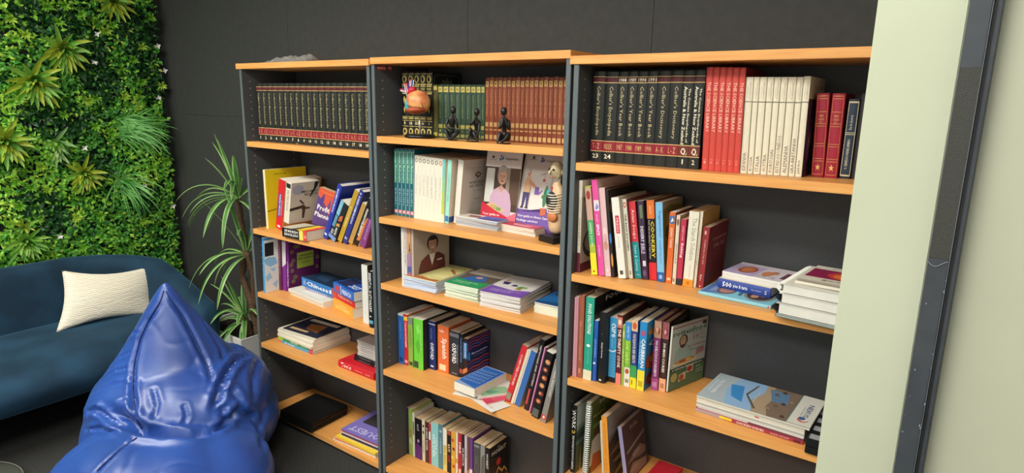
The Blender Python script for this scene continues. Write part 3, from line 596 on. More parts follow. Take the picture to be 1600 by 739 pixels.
leaflets((712, 351), (777.5, 362.5), SH['M2'], .068, 9, .0038, ['d8d2c6', '3c78b4', '6a6e78', '4c8cc0', '2f68a8', 'c4c8cc', '4a4a7c', '3c80bc'], 'leaflets under the woman brochure', 'thin leaflet in the pile before the woman brochure',
         dict(label='white leaflet with red picture, topmost of the left leaflet pile', col='d9d3ca', cover=[('r', .05, .95, .1, .9, 'dcd6cc'), ('p', [(.25, .2), (.5, .3), (.45, .7), (.2, .6)], '8a4a4c'), ('r', .5, 1, .0, 1, '4a64b4'), ('p', [(.6, .0), (.95, .0), (.95, .7), (.8, .5)], '2f4ca0')]), jit=.003)
leaflets((782.4, 361), (834.8, 371), SH['M2'], .06, 5, .0058, ['ddd8cf', 'd4cec4', 'e0dbd2'], 'white leaflets under the purple brochure', 'white leaflet in the pile before the cactus brochure',
         dict(label='red and pink leaflet topmost of the right leaflet pile', col='c03048', t=.004, cover=[('r', .0, .5, .0, 1, 'b83048'), ('r', .5, 1, 0, 1, 'd85a70'), ('p', [(.3, .2), (.7, .2), (.8, .6), (.2, .7)], 'e8a0a8')]), jit=.003)

# third shelf of the middle bookcase
book('white spined magazine standing far left on the third shelf, middle bookcase', 'M3', .035, 628.2, 631.6, 352, 'dcd8d0', D=.21)
book('white magazine with small red and black spine print', 'M3', .035, 632, 636.5, 352, 'd6d0c8', D=.21, spine=[('t', 'CONNECTIONS QUARTERLY', .3, .75, .35, .95, '7a3034', -90, 1), ('r', .1, .9, .1, .2, '6c7cb0')])
book('orange and blue sunset covered magazine on the third shelf', 'M3', .038, 637, 643, 352, '9c7a8c', D=.21, spine=[('r', 0, 1, .55, 1, 'c89468'), ('r', 0, 1, .35, .55, '9c7a9c'), ('r', 0, 1, 0, .35, '4f5c94'), ('t', 'A', .4, .95, .55, .75, '1c1a22', 0, 1), ('r', .3, .9, .15, .25, 'c86a7c')])
lady = [('r', 0, 1, 0, 1, 'b8a596'), ('r', .0, 1, 0, .1, '3c5c3c'), ('p', [(.1, .1), (.14, .3), (.2, .42), (.38, .5), (.7, .5), (.86, .42), (.9, .1)], '6c3432'), ('p', [(.42, .5), (.5, .3), (.6, .5)], 'ded4cc'), ('e', .52, .68, .16, .13, '3a2c2a'), ('e', .52, .66, .115, .115, 'c99880'), ('e', .52, .76, .12, .04, '3a2c2a'), ('e', .475, .675, .014, .009, '2a2020'), ('e', .565, .675, .014, .009, '2a2020'), ('p', [(.47, .615), (.57, .615), (.545, .595), (.495, .595)], 'e8dcd4'), ('p', [(.47, .56), (.57, .56), (.6, .5), (.44, .5)], 'c08c74'),
        ('p', [(.2, .22), (.8, .28), (.82, .2), (.25, .14)], '5c2a2a'), ('r', .64, .78, .36, .385, 'e8e4dc'), ('t', 'TAFE courses', .1, .6, .04, .07, 'd8e0d0', 0)]
book('large magazine with a person in a maroon cardigan on its cover', 'M3', .04, 643.6, 647.2, 352, 'b8a596', D=.215, cc='b8a596', cover=lady, name='magazine', cat='magazine')
z = SH['M3']
leaflets((631.4, 448.5), (681, 460.5), z, .245, 12, .0040, ['c8cfdc', 'b4c2dc', 'd8d8d8', 'a9bcdc'], 'blue-white booklets under the yellow guide', 'white and blue booklet under the yellow guide',
         dict(label='pale yellow guide booklet topmost of the leftmost pile', col='d8d08c', t=.004, cover=[('r', .03, .97, .03, .97, 'd9d38c'), ('t', 'Guide to Services', .3, .9, .86, .9, '9a5a3c', 0, 1), ('p', [(.0, .0), (.98, .0), (.98, .12), (.7, .08), (.4, .14), (.0, .06)], 'b0683c'), ('p', [(.6, .7), (.95, .5), (.95, .56), (.65, .76)], 'b0683c'), ('p', [(.5, .3), (.95, .2), (.95, .4), (.7, .38)], 'e4dca0')]), jit=.004, pages='c6cfe0')
leaflets((694.7, 463), (747, 475), z, .245, 12, .0046, ['d4dcc8', 'dde0d0', 'cfd8c2'], 'green-edged guides in the centre pile', 'pale green booklet under the green-banded guide',
         dict(label='booklet with green title band and blue photograph, topmost of the centre pile', col='3c9c64', t=.005, cover=[('r', 0, 1, .62, 1, 'cfc4b4'), ('r', 0, 1, .28, .64, '6a5a50'), ('p', [(.1, .3), (.35, .6), (.6, .62), (.8, .4), (.7, .28)], '3468ac'), ('e', .5, .5, .1, .06, 'c89a80'), ('p', [(0, 0), (1, 0), (1, .32), (.6, .24), (0, .34)], '2f9a60'), ('t', 'Where to get help', .12, .8, .16, .2, 'eaf4ea', 0, 1), ('t', 'with aged care', .12, .62, .1, .135, 'eaf4ea', 0, 1), ('t', 'myagedcare', .55, .9, .88, .91, '5a5a56', 0)]), jit=.003, pages='d2dcc6')
leaflets((749.5, 478.5), (812.8, 491), z, .25, 12, .0047, ['d6d2cc', 'c8c4ca', 'dad6d0'], 'purple-topped guides in the right pile', 'white booklet in the pile under the purple guide',
         dict(label='booklet with purple title band and cactus drawing, topmost of the right pile', col='7050a0', t=.005, cover=[('r', 0, 1, 0, 1, 'ddd8d4'), ('p', [(.16, .5), (.3, .5), (.3, .62), (.1, .64)], '3a3068'), ('e', .15, .7, .05, .05, 'd89a78'), ('p', [(.4, .46), (.56, .46), (.52, .54), (.42, .54)], '3a3068'), ('p', [(.58, .33), (.74, .33), (.72, .38), (.6, .38)], 'c8603c'), ('e', .66, .44, .07, .07, '5c9a40'), ('e', .76, .47, .05, .03, '5c9a40'), ('p', [(0, 0), (1, 0), (1, .34), (.6, .26), (0, .36)], '7a52b0'), ('t', 'Your guide to Home Care', .12, .86, .18, .215, 'f4eef6', 0, 1), ('t', 'Package services', .14, .66, .11, .145, 'f4eef6', 0, 1), ('t', 'myagedcare', .55, .9, .9, .93, '5a5a56', 0)]), jit=.003, pages='dcd8d2')
leaflets((834.5, 488), (880.5, 498.5), z, .16, 8, .0048, ['d9dbc8', 'dfe0d2'], 'blue-topped booklets at the right panel', 'cream booklet in the small pile by the right panel',
         dict(label='dark blue booklet topmost of the small pile by the right panel', col='1f5c94', t=.005, cover=[('r', 0, 1, 0, 1, '2266a4'), ('r', .2, .9, .7, .9, '20242c'), ('t', 'LIVING', .25, .85, .74, .86, 'e0e4e8', 0, 1), ('p', [(0, 0), (1, 0), (1, .3), (0, .12)], '1a4c80')]), jit=.002, pages='dcdecb')
# more guides lying behind the front piles, turned a little
def pile_c(c, z, w_, h, rot, n, t, cols, grp, lab, top, nm='booklet'):
    """booklets stacked at the centre c, tail towards the room"""
    for k in range(n):
        T = Matrix.Translation((c[0] + random.uniform(-.002, .002), c[1] + random.uniform(-.002, .002), z + .0005 + k*(t + .0002))) @ Matrix.Rotation(rot + random.uniform(-.01, .01), 4, 'Z') @ Matrix.Translation((-w_/2, -h/2, 0))
        M = T @ Matrix(((0, 1, 0, 0), (0, 0, 1, 0), (1, 0, 0, 0), (0, 0, 0, 1)))
        if k < n-1: book_at(M, lab, t, w_, h, cols[k % len(cols)], name='booklet', cat='booklet', group=grp)
        else: book_at(M, top[0], t, w_, h, top[1], cover=top[2], name=nm, cat=nm, group=grp)
pile_c((1.50, .272), SH['M3'] + .0, .12, .045, 0, 1, .004, ['d8d4cc'], None, 'x', ('white leaflet edge lying against the back panel behind the purple guides', 'ddd6ca', [])) if 0 else None

# fourth shelf of the middle bookcase
book('royal blue paperback at the far left of the fourth shelf', 'M4', .095, 623.2, 631.5, 489, '2a66b4', D=.17, spine=[('t', 'LEARNER GUIDE', .3, .6, .5, .85, '7aa0d4', -90), ('r', .2, .8, .05, .14, '1c3f78'), ('r', 0, 1, .96, 1, 'c8c8c4')])
book('red dictionary with yellow letters beside the royal blue paperback', 'M4', .098, 632, 637.8, 490.5, 'c82434', D=.17, cc='c46a3c', spine=[('t', 'COLLINS DICTIONARY', .25, .75, .35, .85, 'f4e8e0', -90, 1), ('r', 0, 1, .88, .96, 'ecc840'), ('r', .1, .9, .05, .1, 'e8a0a0')])
book('grey and lime spined book left of the bright green one', 'M4', .10, 638.4, 645.8, 495, '8cb04c', D=.17, cc='3a3c3a', pages='c4c0b4', spine=[('r', 0, 1, .86, 1, '7c8478'), ('t', 'CAREERS', .3, .7, .4, .8, '4c7a30', -90), ('r', .2, .9, .03, .1, '30482c')])
book('bright green thick book with black logo block at the base of its spine', 'M4', .10, 646.8, 661.5, 496.5, '6cc83c', D=.16, cc='1f2420', spine=[('p', [(.3, .85), (.6, .9), (.7, .75), (.4, .7)], '8ad85c'), ('p', [(.2, .5), (.5, .6), (.8, .45), (.5, .3)], '5cb030'), ('r', .05, .5, .02, .15, '3a4a38'), ('t', 'MACQUARIE', .7, .85, .4, .8, 'b8e8a0', -90)])
book('navy blue dictionary with large white capitals on the fourth shelf', 'M4', .135, 669.3, 680.6, 500, '24306c', D=.155, cc='2c2c34', pages='b8a48c', spine=[('t', 'OXFORD', .25, .75, .2, .56, 'f2f2f0', -90, 1), ('t', 'DICTIONARY', .3, .5, .62, .84, '8c98c8', -90), ('r', 0, 1, .93, .95, 'c8c8d0'), ('e', .5, .07, .25, .02, 'd8dce8')])
book('orange dictionary with large white title beside the navy one', 'M4', .142, 684.2, 701, 507, 'dc6c38', D=.15, cc='c85c34', pages='c4a888', spine=[('t', 'Spanish', .3, .85, .3, .74, 'f6ece2', -90, 1), ('t', 'Collins', .15, .6, .86, .92, 'f6ece2', 0, 1), ('r', .15, .75, .04, .17, 'ead0a8')])
book('black dictionary with large white capitals on the fourth shelf', 'M4', .145, 702.8, 717.2, 516, '2c2e33', D=.148, cc='1c1d20', pages='bca68c', spine=[('t', 'OXFORD', .25, .72, .28, .74, 'f2f2f0', -90, 1), ('r', 0, 1, .88, .96, '6a6c70'), ('t', 'MINI THESAURUS', .78, .9, .3, .72, 'a8a8a8', -90), ('t', 'OXFORD', .2, .8, .04, .07, 'c8c8c8', 0)])
book('slim black book with blue lettering between dictionary and wavy patterned book', 'M4', .148, 717.8, 723.0, 521, '1c1c24', D=.14, pages='b89c7c', spine=[('t', 'ECONOMICS PRINCIPLES', .3, .7, .35, .9, '6a90c8', -90, 1), ('r', 0, 1, .1, .2, 'a04838')])
wv = [('r', 0, 1, 0, 1, '2c2c60')] + [('p', [(0, t), (.25, t+.045), (.5, t+.01), (.75, t+.05), (1, t+.02), (1, t+.05), (.75, t+.08), (.5, t+.04), (.25, t+.07), (0, t+.02)], c) for t, c in [(.04, 'b04a48'), (.12, '7c5ca0'), (.2, 'c85a50'), (.29, '4858a8'), (.36, 'b84a50'), (.7, 'a84a5c'), (.77, '5a68b8'), (.84, 'b85450'), (.91, '8a4a80')]] + [('r', .12, .95, .46, .66, '1f3460'), ('r', .02, .1, .46, .66, '4aa0d0'), ('t', 'Macroeconomics', .18, .9, .57, .62, 'dfe8f4', 0, 1), ('t', 'theory and applications', .3, .84, .5, .53, 'a8b4d4', 0)]
book('macroeconomics book with wavy red and indigo cover on the fourth shelf', 'M4', .150, 723.4, 730.4, 528, '241c24', D=.144, cc='2c2c60', pages='b09068', cover=wv, spine=[('r', 0, 1, .5, .9, '2a6098'), ('t', 'MACROECONOMICS', .3, .7, .52, .88, 'e0e8f0', -90, 1), ('p', [(0, .1), (1, .2), (1, .3), (0, .22)], 'c87848')])
Z4 = SH['M4']
pile_c((1.375, .075), Z4, .15, .10, .22, 1, .0012, [], None, 'x', ('white folded leaflet poking out left under the thick white book, fourth shelf', 'dedad2', []))
pile_c((1.445, .055), Z4 + .0018, .20, .09, -.30, 1, .0012, [], None, 'x', ('white leaflet with faint pink text at the shelf edge, fourth shelf', 'ddd9d2', [('t', 'how are you going today', .1, .9, .2, .3, 'b08080', 0)]))
pile_c((1.475, .085), Z4 + .0036, .07, .12, -.45, 1, .004, [], None, 'x', ('pink patterned thin booklet under the green and white one, fourth shelf', 'd05068', [('r', 0, 1, 0, .3, 'c83c58')]))
pile_c((1.43, .13), Z4 + .0082, .12, .16, -.62, 1, .007, [], None, 'x', ('white booklet with green patterned cover under the thick white book', 'd8d4cc', [('p', [(.35, .1), (.95, .1), (.95, .9), (.5, .8)], '8cb48c'), ('p', [(.5, .2), (.9, .3), (.8, .6)], '5c9c7c')]))
pile_c((1.372, .118), Z4 + .0158, .108, .195, -.05, 1, .034, [], None, 'x', ('thick white book with blue squared cover lying by the leaning red book', 'dcd8d0', [('r', 0, 1, 0, 1, '8c9cc4'), ('p', [(.04, .12), (.96, .03), (.96, .96), (.04, .96)], '2f62ac')] + [('r', .1 + .14*i, .19 + .14*i, .2 + .13*j, .28 + .13*j, '6a8cc8') for i in range(6) for j in range(5)]), nm='book')
# leaning group at the right of the fourth shelf
def lean(lab, sh, y, b0, b1, tu, tv, col, **k): return book(lab, sh, y, b0, b1, tv, col, ut=tu, **k)
lean('red book leaning right, leftmost of the leaning group on the fourth shelf', 'M4', .09, 788.3, 797.0, 817, 538, 'c82c34', D=.17, pages='cdbfa8', spine=[('t', 'COMPUTER STUDIES', .35, .7, .3, .85, 'f0d8d0', -90, 1), ('r', .1, .9, .04, .16, '8a8470')])
lean('cream paperback leaning between the red and the blue book', 'M4', .088, 797.6, 801.6, 824.0, 546, 'd8ccb0', D=.15)
lean('mid-blue book with white edges leaning on the fourth shelf', 'M4', .085, 802.4, 812.5, 829.5, 546, '3c68ac', D=.17, cc='b8b4ac', pages='d4ccbc', spine=[('r', .0, .16, 0, 1, 'dcd8d0')])
lean('black book with red and white rows of lettering leaning, fourth shelf', 'M4', .08, 818.2, 825.2, 845, 529, '201c22', D=.18, spine=[('t', 'NETWORKS AND SYSTEMS', .35, .7, .35, .92, 'dcc8c8', -90, 1), ('r', .1, .5, .08, .3, 'c04a50')])
lean('pink striped book leaning next to the black one, fourth shelf', 'M4', .07, 825.8, 829.6, 851, 542, 'cc84a8', D=.18, spine=[('r', .6, 1, 0, 1, '4a2438')])
ci = [q for k in range(6) for q in (('e', .5 + .1*(k % 2), .26 + .12*k, .34, .035, ['b05c38', '8c3c34', 'c88454'][k % 3]), ('e', .5, .26 + .12*k, .16, .016, 'd8a878'))]
lean('black book with orange fruit pictures down its spine, leaning', 'M4', .05, 829.8, 841.2, 853.5, 548, '1e1a1e', D=.18, spine=ci + [('r', .1, .9, .02, .14, '5a625c')])
lean('grey book with white title leaning at the right panel, fourth shelf', 'M4', .04, 843.6, 856.4, 868, 560, '8c8680', D=.18, spine=[('t', 'HUMAN ANATOMY', .35, .75, .42, .92, 'e4dfd6', -90), ('r', .1, .9, .05, .12, 'c83c3c'), ('e', .5, .085, .2, .02, 'f0e0d8')])

# bottom shelf of the middle bookcase
B5 = [  # label, left, right (base columns), top row, spine colour, cover, spine print
 ('slim dark purple paperback at the far left of the bottom shelf', 634.6, 637.4, 636, '3c1f44', None, []),
 ('green book with red and white title on the bottom shelf', 637.8, 645.0, 637.5, '8cae4a', 'a8c060', [('t', 'HATE', .2, .8, .42, .56, 'c03a30', -90, 1), ('t', 'LIST', .2, .8, .25, .37, 'f0f0e0', -90, 1)]),
 ('white paperback spine beside the green book', 645.4, 648.4, 644, 'd8d4c8', None, [('r', .2, .8, .5, .8, '6a6a66')]),
 ('black book with purple glow at the foot of its spine', 648.8, 659.6, 652, '18161c', '5a4238', [('t', 'NIGHT', .3, .6, .7, .86, 'c8c0b8', -90), ('p', [(0, 0), (1, 0), (1, .3), (.3, .4), (0, .25)], '5a2c70'), ('e', .5, .45, .16, .04, 'b08ac0')]),
 ('cream slim book with dark blobs on its spine', 660, 664.4, 655, 'd6ccb4', None, [('e', .5, .85, .3, .03, '3a3634'), ('e', .5, .7, .25, .04, '3a3634'), ('t', 'STORIES', .3, .7, .2, .5, '3a3634', -90)]),
 ('dark brown book with cream capitals on the bottom shelf', 664.8, 670.2, 658, '4a302c', None, [('t', 'DARK RIVER', .25, .75, .3, .85, 'd8ccc0', -90, 1)]),
 ('slim red and white paperback spine', 670.6, 673.4, 661, 'c03c3c', None, [('r', 0, 1, .6, .8, 'e8e0d8')]),
 ('pale turquoise wide book with white lettering', 673.8, 685.2, 659, '8cc4c4', '8cc4c4', [('t', 'WILDER', .2, .55, .2, .75, 'd8ecec', -90, 1), ('t', 'GIRLS', .6, .85, .3, .7, 'd8ecec', -90)]),
 ('slate teal book beside the pale turquoise one', 685.6, 692.0, 662, '54808c', '54808c', [('e', .5, .85, .3, .03, 'a8c4c8'), ('t', 'SUBMARINE', .3, .7, .35, .7, 'b8d0d4', -90)]),
 ('white and yellow slim book with black lettering', 692.4, 698.4, 668, 'dcc878', None, [('r', 0, 1, .6, 1, 'e4dccc'), ('t', 'MILK TEETH', .3, .7, .15, .6, '54483a', -90)]),
 ('black book with cream and red lettering, bottom shelf', 698.8, 704.6, 672, '201a1c', None, [('t', 'RATE', .2, .8, .5, .68, 'e0c8a0', -90, 1), ('t', 'HUNT', .2, .8, .25, .42, 'c03c34', -90, 1), ('r', 0, 1, .9, 1, 'a04840')]),
 ('orange and yellow flower patterned book', 705, 711.6, 673, 'd8a03c', 'd8a03c', [('e', .4, .8, .3, .04, 'c0503c'), ('e', .6, .6, .3, .04, '8a3c34'), ('e', .35, .4, .3, .04, 'e8c860'), ('e', .6, .2, .3, .04, 'b84838')]),
 ('white slim book with gold band beside the flower patterned book', 712, 715.4, 675, 'dcd4c0', None, [('r', 0, 1, .3, .4, 'c8a04c')]),
 ('crimson book with white title on the bottom shelf', 715.8, 721.4, 676, 'b02c38', None, [('t', 'FIRE', .25, .75, .55, .8, 'f0e4d8', -90, 1), ('r', .2, .8, .1, .2, 'e8c8b0')]),
 ('black and white slim book between crimson and pale ones', 721.8, 725.4, 678, '242428', None, [('t', 'SILENCE', .2, .8, .3, .7, 'd8d8d4', -90, 1)]),
 ('pale lilac slim paperback', 725.8, 729.6, 680, 'c8bcc8', None, [('t', 'ONE', .3, .7, .5, .7, '5a4a60', -90)]),
 ('brown slim paperback with orange foot', 730, 733.2, 682, '6a4a3a', None, [('r', 0, 1, .0, .25, 'c07a40')]),
 ('violet slim book with white foot near the grey ones', 733.6, 738.2, 683, '6c4088', None, [('r', 0, 1, .1, .3, 'd8d0dc')]),
 ('dark grey thick worn book with torn spine head', 739.4, 749.6, 690, '4c4c4e', '3a3a3c', [('r', .1, .9, .9, .95, '8a8a88'), ('t', 'WAR', .3, .7, .5, .7, '6c6c6c', -90)]),
 ('light grey thick book left of the black mountain-cover book', 750, 757.0, 694, '8c8a86', 'a49880', [('p', [(.1, .2), (.9, .3), (.9, .8), (.3, .7)], '5c5a58')]),
]
for i, (lab, a, b_, v, c, cc, sp) in enumerate(B5):
    book(lab, 'M5', .140 + .0002*i, a, b_, v, c, D=.13, cc=cc, spine=sp, pages=['c8ab84', 'd0b894', 'bfa27c'][i % 3])
book('black book with white title, red disc and golden peaks on its cover, bottom shelf', 'M5', .143, 757.6, 764.6, 698.5, '1a1b1e', D=.125, cc='1a1b1e', pages='c4a67c', spine=[('t', 'HOBBIT', .25, .7, .5, .85, 'd8d4cc', -90, 1), ('p', [(0, .3), (.5, .4), (1, .3), (1, .26), (.5, .34), (0, .26)], 'b89050')],
     cover=[('t', 'THE', .42, .58, .9, .93, 'e0dcd4', 0, 1), ('t', 'HOBBIT', .12, .92, .78, .88, 'e8e4dc', 0, 1), ('e', .5, .56, .13, .09, 'c0342c'), ('p', [(0, .2), (.2, .38), (.3, .28), (.5, .44), (.7, .3), (.82, .36), (1, .2), (1, .16), (.82, .3), (.7, .24), (.5, .38), (.3, .22), (.2, .32), (0, .14)], 'c89c50'), ('p', [(0, .06), (.3, .18), (.6, .08), (1, .16), (1, .12), (.6, .04), (.3, .14), (0, .02)], 'a87c3c'), ('t', 'the classic tale', .1, .45, .67, .69, '8a8680', 0)])

# ------------------------------------------------------------------ books, right bookcase
y = .075
BB = [922, 939.6, 959.5, 974.3, 989, 1004.3, 1019.6, 1039, 1057.6, 1074.6, 1091.2]
TI = [("Collier's Encyclopedia", '23', None), ("Collier's Encyclopedia", '24', None), ("Collier's Year Book", '', '1988'), ("Collier's Year Book", '', '1989'), ("Collier's Year Book", '', '1990'), ("Collier's Year Book", '', '1991'),
      ("Collier's Dictionary", '', None), ("Collier's Dictionary", '', None), ('The Concise Encyclopedia of', '1', None), ('The Concise Encyclopedia of', '2', None)]
LB = ['black encyclopedia volume at the left end of the right bookcase top shelf', 'black encyclopedia volume just left of the four year books', 'black year book headed 1988, leftmost of four year books', 'black year book headed 1989, second of four year books', 'black year book headed 1990, third of four year books', 'black year book headed 1991, rightmost of four year books',
      'black dictionary volume lettered A to K', 'black dictionary volume lettered L to Z', 'black concise encyclopedia volume with brown map band, left of its pair', 'black concise encyclopedia volume with brown map band, beside the coral volumes']
TV = [111.5, 112, 112, 111.5, 111.5, 111, 110.5, 110, 110, 109.5]
VB = ['T - Z', 'INDEX', '1987', '1988', '1989', '1990', 'A - K', 'L - Z', '', '']
for i in range(10):
    a = encyc(TI[i][0] if i < 8 else '', TI[i][1], VB[i], top=TI[i][2], rust=i > 7)
    if i > 7: a += [('t', 'The Concise Encyclopedia of', .58, .8, .27, .82, CR, -90, 1), ('t', 'Australia & New Zealand', .2, .5, .25, .84, CR, -90, 1), ('p', [(.25, .17), (.4, .21), (.6, .21), (.72, .18), (.62, .14), (.4, .15)], CR), ('p', [(.35, .175), (.45, .2), (.58, .195), (.62, .175), (.55, .155), (.42, .16)], '6d2f28'), ('p', [(.72, .14), (.85, .17), (.8, .14)], CR)]
    book(LB[i], 'R1', y, BB[i], BB[i+1], TV[i], '1f211f', D=.2, hard=True, spine=a, group='black reference volumes in the right bookcase')
for i in range(6):
    a = 1096.2 + i*9.8; 
    book('coral red science volume, %s of six' % ORD[i], 'R1', .062, a, a + 9.8, 105 + .15*i, 'c9463c', ut=1104.6 + i*9.72, D=.2, cc='7c1c24', group='coral red science volumes', name='book', hard=True,
         spine=[('t', 'THE SCIENCE LIBRARY', .3, .8, .38, .86, 'f2c8b4', -90), ('t', 'VOL', .2, .7, .105, .12, 'e89c88', 0), ('t', ['I', 'II', 'III', 'IV', 'V', 'VI'][i], .3, .6, .07, .095, 'e89c88', 0), ('r', 0, .04, 0, 1, '9c2c2c')])
CN = ['ESPANHA', 'RUSSIA', 'ITALIA', 'AUSTRIA', 'PORTUGAL', 'ESTADOS UNIDOS', 'ALEMANHA', 'GRA-BRETANHA', 'JAPAO']
CL = [.19, .15, .16, .18, .24, .38, .28, .36, .14]
ce = [1155.9, 1167.4, 1176.3, 1187.6, 1198, 1208, 1218.4, 1231.4, 1241.6, 1252.6]
te = [1162, 1173.6, 1184.5, 1195.5, 1206, 1216.6, 1227.5, 1241, 1252, 1264.2]
for i in range(9):
    cv = [('r', 0, 1, .78, 1, 'd8ceb8'), ('t', 'WORLD COOKING', .25, .9, .88, .91, '8a8070', 0), ('r', .0, 1, .772, .78, '2a2420'), ('r', 0, 1, 0, .77, '4a3040')] + [('p', [(random.random(), random.random()*.7), (random.random(), random.random()*.7), (random.random(), random.random()*.7)], random.choice(['6a4a5c', '8a6a6c', '3c2850', '7c5c50', '9c8480'])) for _ in range(14)] + ([('r', 0, .12, 0, .74, '4a2c6c')])
    book('cream country volume with %s at the foot of its spine, %s of nine' % (CN[i].title(), ORD[i]), 'R1', .068 + .002*i, ce[i], ce[i+1], 120.7 if i < 8 else 119.5, 'e2d9c2', ut=te[i], D=.2, cc='d8ceb8', hard=True, cover=cv if i == 8 else [], group='cream country volumes',
         spine=[('r', 0, 1, .745, .752, '2c2622'), ('t', CN[i], .25, .72, .03, .03 + CL[i], '4a4238', 90), ('t', 'A cozinha do mundo', .55, .75, .78, .95, '9a907e', 90), ('t', 'receitas', .3, .42, .8, .9, '9a907e', 90), ('r', .96, 1, 0, .74, '8a8478')])
for i, (a, b_, t) in enumerate([(1267, 1286.8, 1276.7), (1287.4, 1307.8, 1301)]):
    G = 'd8a85c'
    book('crimson leather volume with gold tooling, %s of the two' % ['left', 'right'][i], 'R1', .125, a, b_, 146, 'a01c34', ut=t, D=.16, hard=True, group='crimson gold-tooled volumes',
         spine=[('r', .1, .9, .965, .972, G), ('r', .88, .9, .03, .96, G), ('r', .1, .12, .03, .96, G), ('r', .1, .9, .935, .94, G), ('t', 'OBRAS', .3, .65, .72, .75, G, 0), ('t', 'COMPLETAS', .25, .7, .68, .705, G, 0), ('r', .1, .9, .78, .785, G), ('r', .1, .9, .64, .645, G), ('t', 'autor', .35, .6, .655, .67, G, 0), ('r', .1, .9, .61, .615, G), ('r', .1, .9, .4, .405, G), ('r', .1, .9, .37, .375, G), ('r', .1, .9, .22, .225, G), ('r', .1, .9, .19, .195, G), ('r', .1, .9, .03, .035, G),
                ('p', [(.5, .16), (.56, .13), (.7, .13), (.58, .11), (.65, .08), (.5, .1), (.35, .08), (.42, .11), (.3, .13), (.44, .13)], 'e0b860')])
G = 'c8bc94'
book('navy and silver framed volume at the right end of the top shelf', 'R1', .135, 1311.0, 1328.0, 154.5, '20242e', ut=1327, D=.16, hard=True,
     spine=[('r', .04, .96, .03, .97, G), ('r', .1, .9, .05, .95, '243044'), ('r', .04, .96, .555, .585, G), ('r', .12, .88, .563, .577, '243044'), ('t', 'Eca de Queiroz', .35, .62, .62, .8, 'dcd4b8', 90), ('t', 'O CRIME DO PADRE AMARO', .35, .6, .12, .5, 'dcd4b8', 90)])
book('plain dark volume between the navy volume and the wall end', 'R1', .14, 1329.0, 1340, 146, '241c1e', D=.16, hard=True)

# second shelf of the right bookcase
def b2(lab, y, a, b_, tu, tv, col, **k):
    return book(lab, 'R2', y, a, b_, tv, col, ut=tu, **k)
b2('large cream cookbook with dark pans on its cover, far left of second shelf', .03, 899.2, 904.2, 903.6, 281.6, 'd8ccba', D=.24, cc='b8a898', hard=True,
   spine=[('r', 0, 1, 0, .22, '6a2034'), ('r', 0, 1, .82, 1, 'e0d4c4'), ('t', 'COOKING', .3, .7, .3, .6, '8a7a6c', -90)],
   cover=[('r', 0, 1, 0, .1, '5c1c30'), ('r', 0, 1, .82, 1, 'e0d4c4'), ('e', .2, .8, .14, .05, '8c4c38'), ('e', .35, .3, .3, .17, '4c3c38'), ('e', .35, .32, .24, .13, 'a09484'), ('e', .4, .58, .22, .12, '3c302e'), ('e', .4, .59, .16, .08, '7a3c30'), ('e', .7, .5, .2, .15, '8a7c70'), ('e', .7, .7, .12, .06, '943c30')])
b2('thin green to yellow cookbook leaning left beside the large cream one', .035, 924.6, 934.0, 913.5, 291, 'a8b83c', D=.2, cc='8a6a5c',
   spine=[('r', 0, 1, .62, .98, 'c8a090'), ('e', .5, .9, .35, .05, 'a03c34'), ('r', 0, 1, .35, .62, '4ca060'), ('r', 0, 1, .0, .25, 'e8d830'), ('t', 'GREEN SOUPS', .3, .7, .32, .6, 'e8f0e0', -90), ('r', .3, .6, .03, .05, 'c03a30')])
b2('hot pink cookbook with white capitals on its spine', .04, 935.0, 944.6, 916.6, 281.6, 'e0509c', D=.235, cc='d8b8b0', pages='d8c8b0', spine=[('t', 'SPICY', .3, .75, .42, .54, 'ffffff', -90, 1), ('t', 'hot and', .35, .7, .57, .64, 'f8d8e8', -90), ('r', .15, 1, .68, .79, 'e0d8dc'), ('p', [(.3, .7), (.6, .76), (.95, .72), (.7, .69)], '8a8cc8'), ('t', 'SUNDAY', .4, .6, .2, .32, 'f8d8e8', -90)])
b2('pale rose cookbook with blurred pink picture on spine', .045, 945.2, 955.0, 931, 294, 'd8b4b8', D=.22, cc='6a4a40', spine=[('e', .5, .5, .35, .06, 'e8c8c8'), ('e', .5, .35, .35, .05, 'c88c80'), ('t', 'BISTRO', .35, .7, .36, .48, 'c86a60', -90), ('r', .4, .6, .06, .08, 'ffffff')])
b2('dark cookbook with blue and orange food bowls on its cover', .048, 956.2, 960.5, 944.0, 297, '2a2220', D=.2, cc='2a2220', cover=[('e', .4, .45, .25, .12, '3c78b8'), ('e', .45, .22, .35, .12, 'c88c44'), ('e', .45, .22, .25, .08, '8c5c34'), ('e', .3, .8, .3, .1, '7a4c40')], spine=[('e', .6, .45, .4, .06, '3c78b8'), ('e', .6, .2, .4, .08, 'c88c44')])
b2('thick white cookbook with small red ribbon printed on spine', .05, 966.2, 978.4, 954.6, 309, 'e4e0d6', D=.21, cc='c8c0b0', pages='cbb89c', spine=[('r', .3, .8, .56, .78, 'c83c50'), ('t', 'FRESH', .42, .66, .58, .75, 'f4e8e4', -90), ('t', 'entertaining', .4, .6, .38, .53, '9a948a', -90), ('r', .3, .7, .05, .1, '4a4a48')])
b2('white book titled the raw kitchen with a red circle at its head', .07, 979.0, 989.2, 968.2, 311, 'dfdacb', D=.2, cc='7a4840', pages='b89878', spine=[('e', .5, .93, .36, .035, 'c83c38'), ('e', .5, .93, .22, .02, 'dfdacb'), ('t', 'THE RAW KITCHEN', .28, .72, .36, .82, '2c2a28', -90, 1), ('r', .35, .7, .05, .1, '9a9080')])
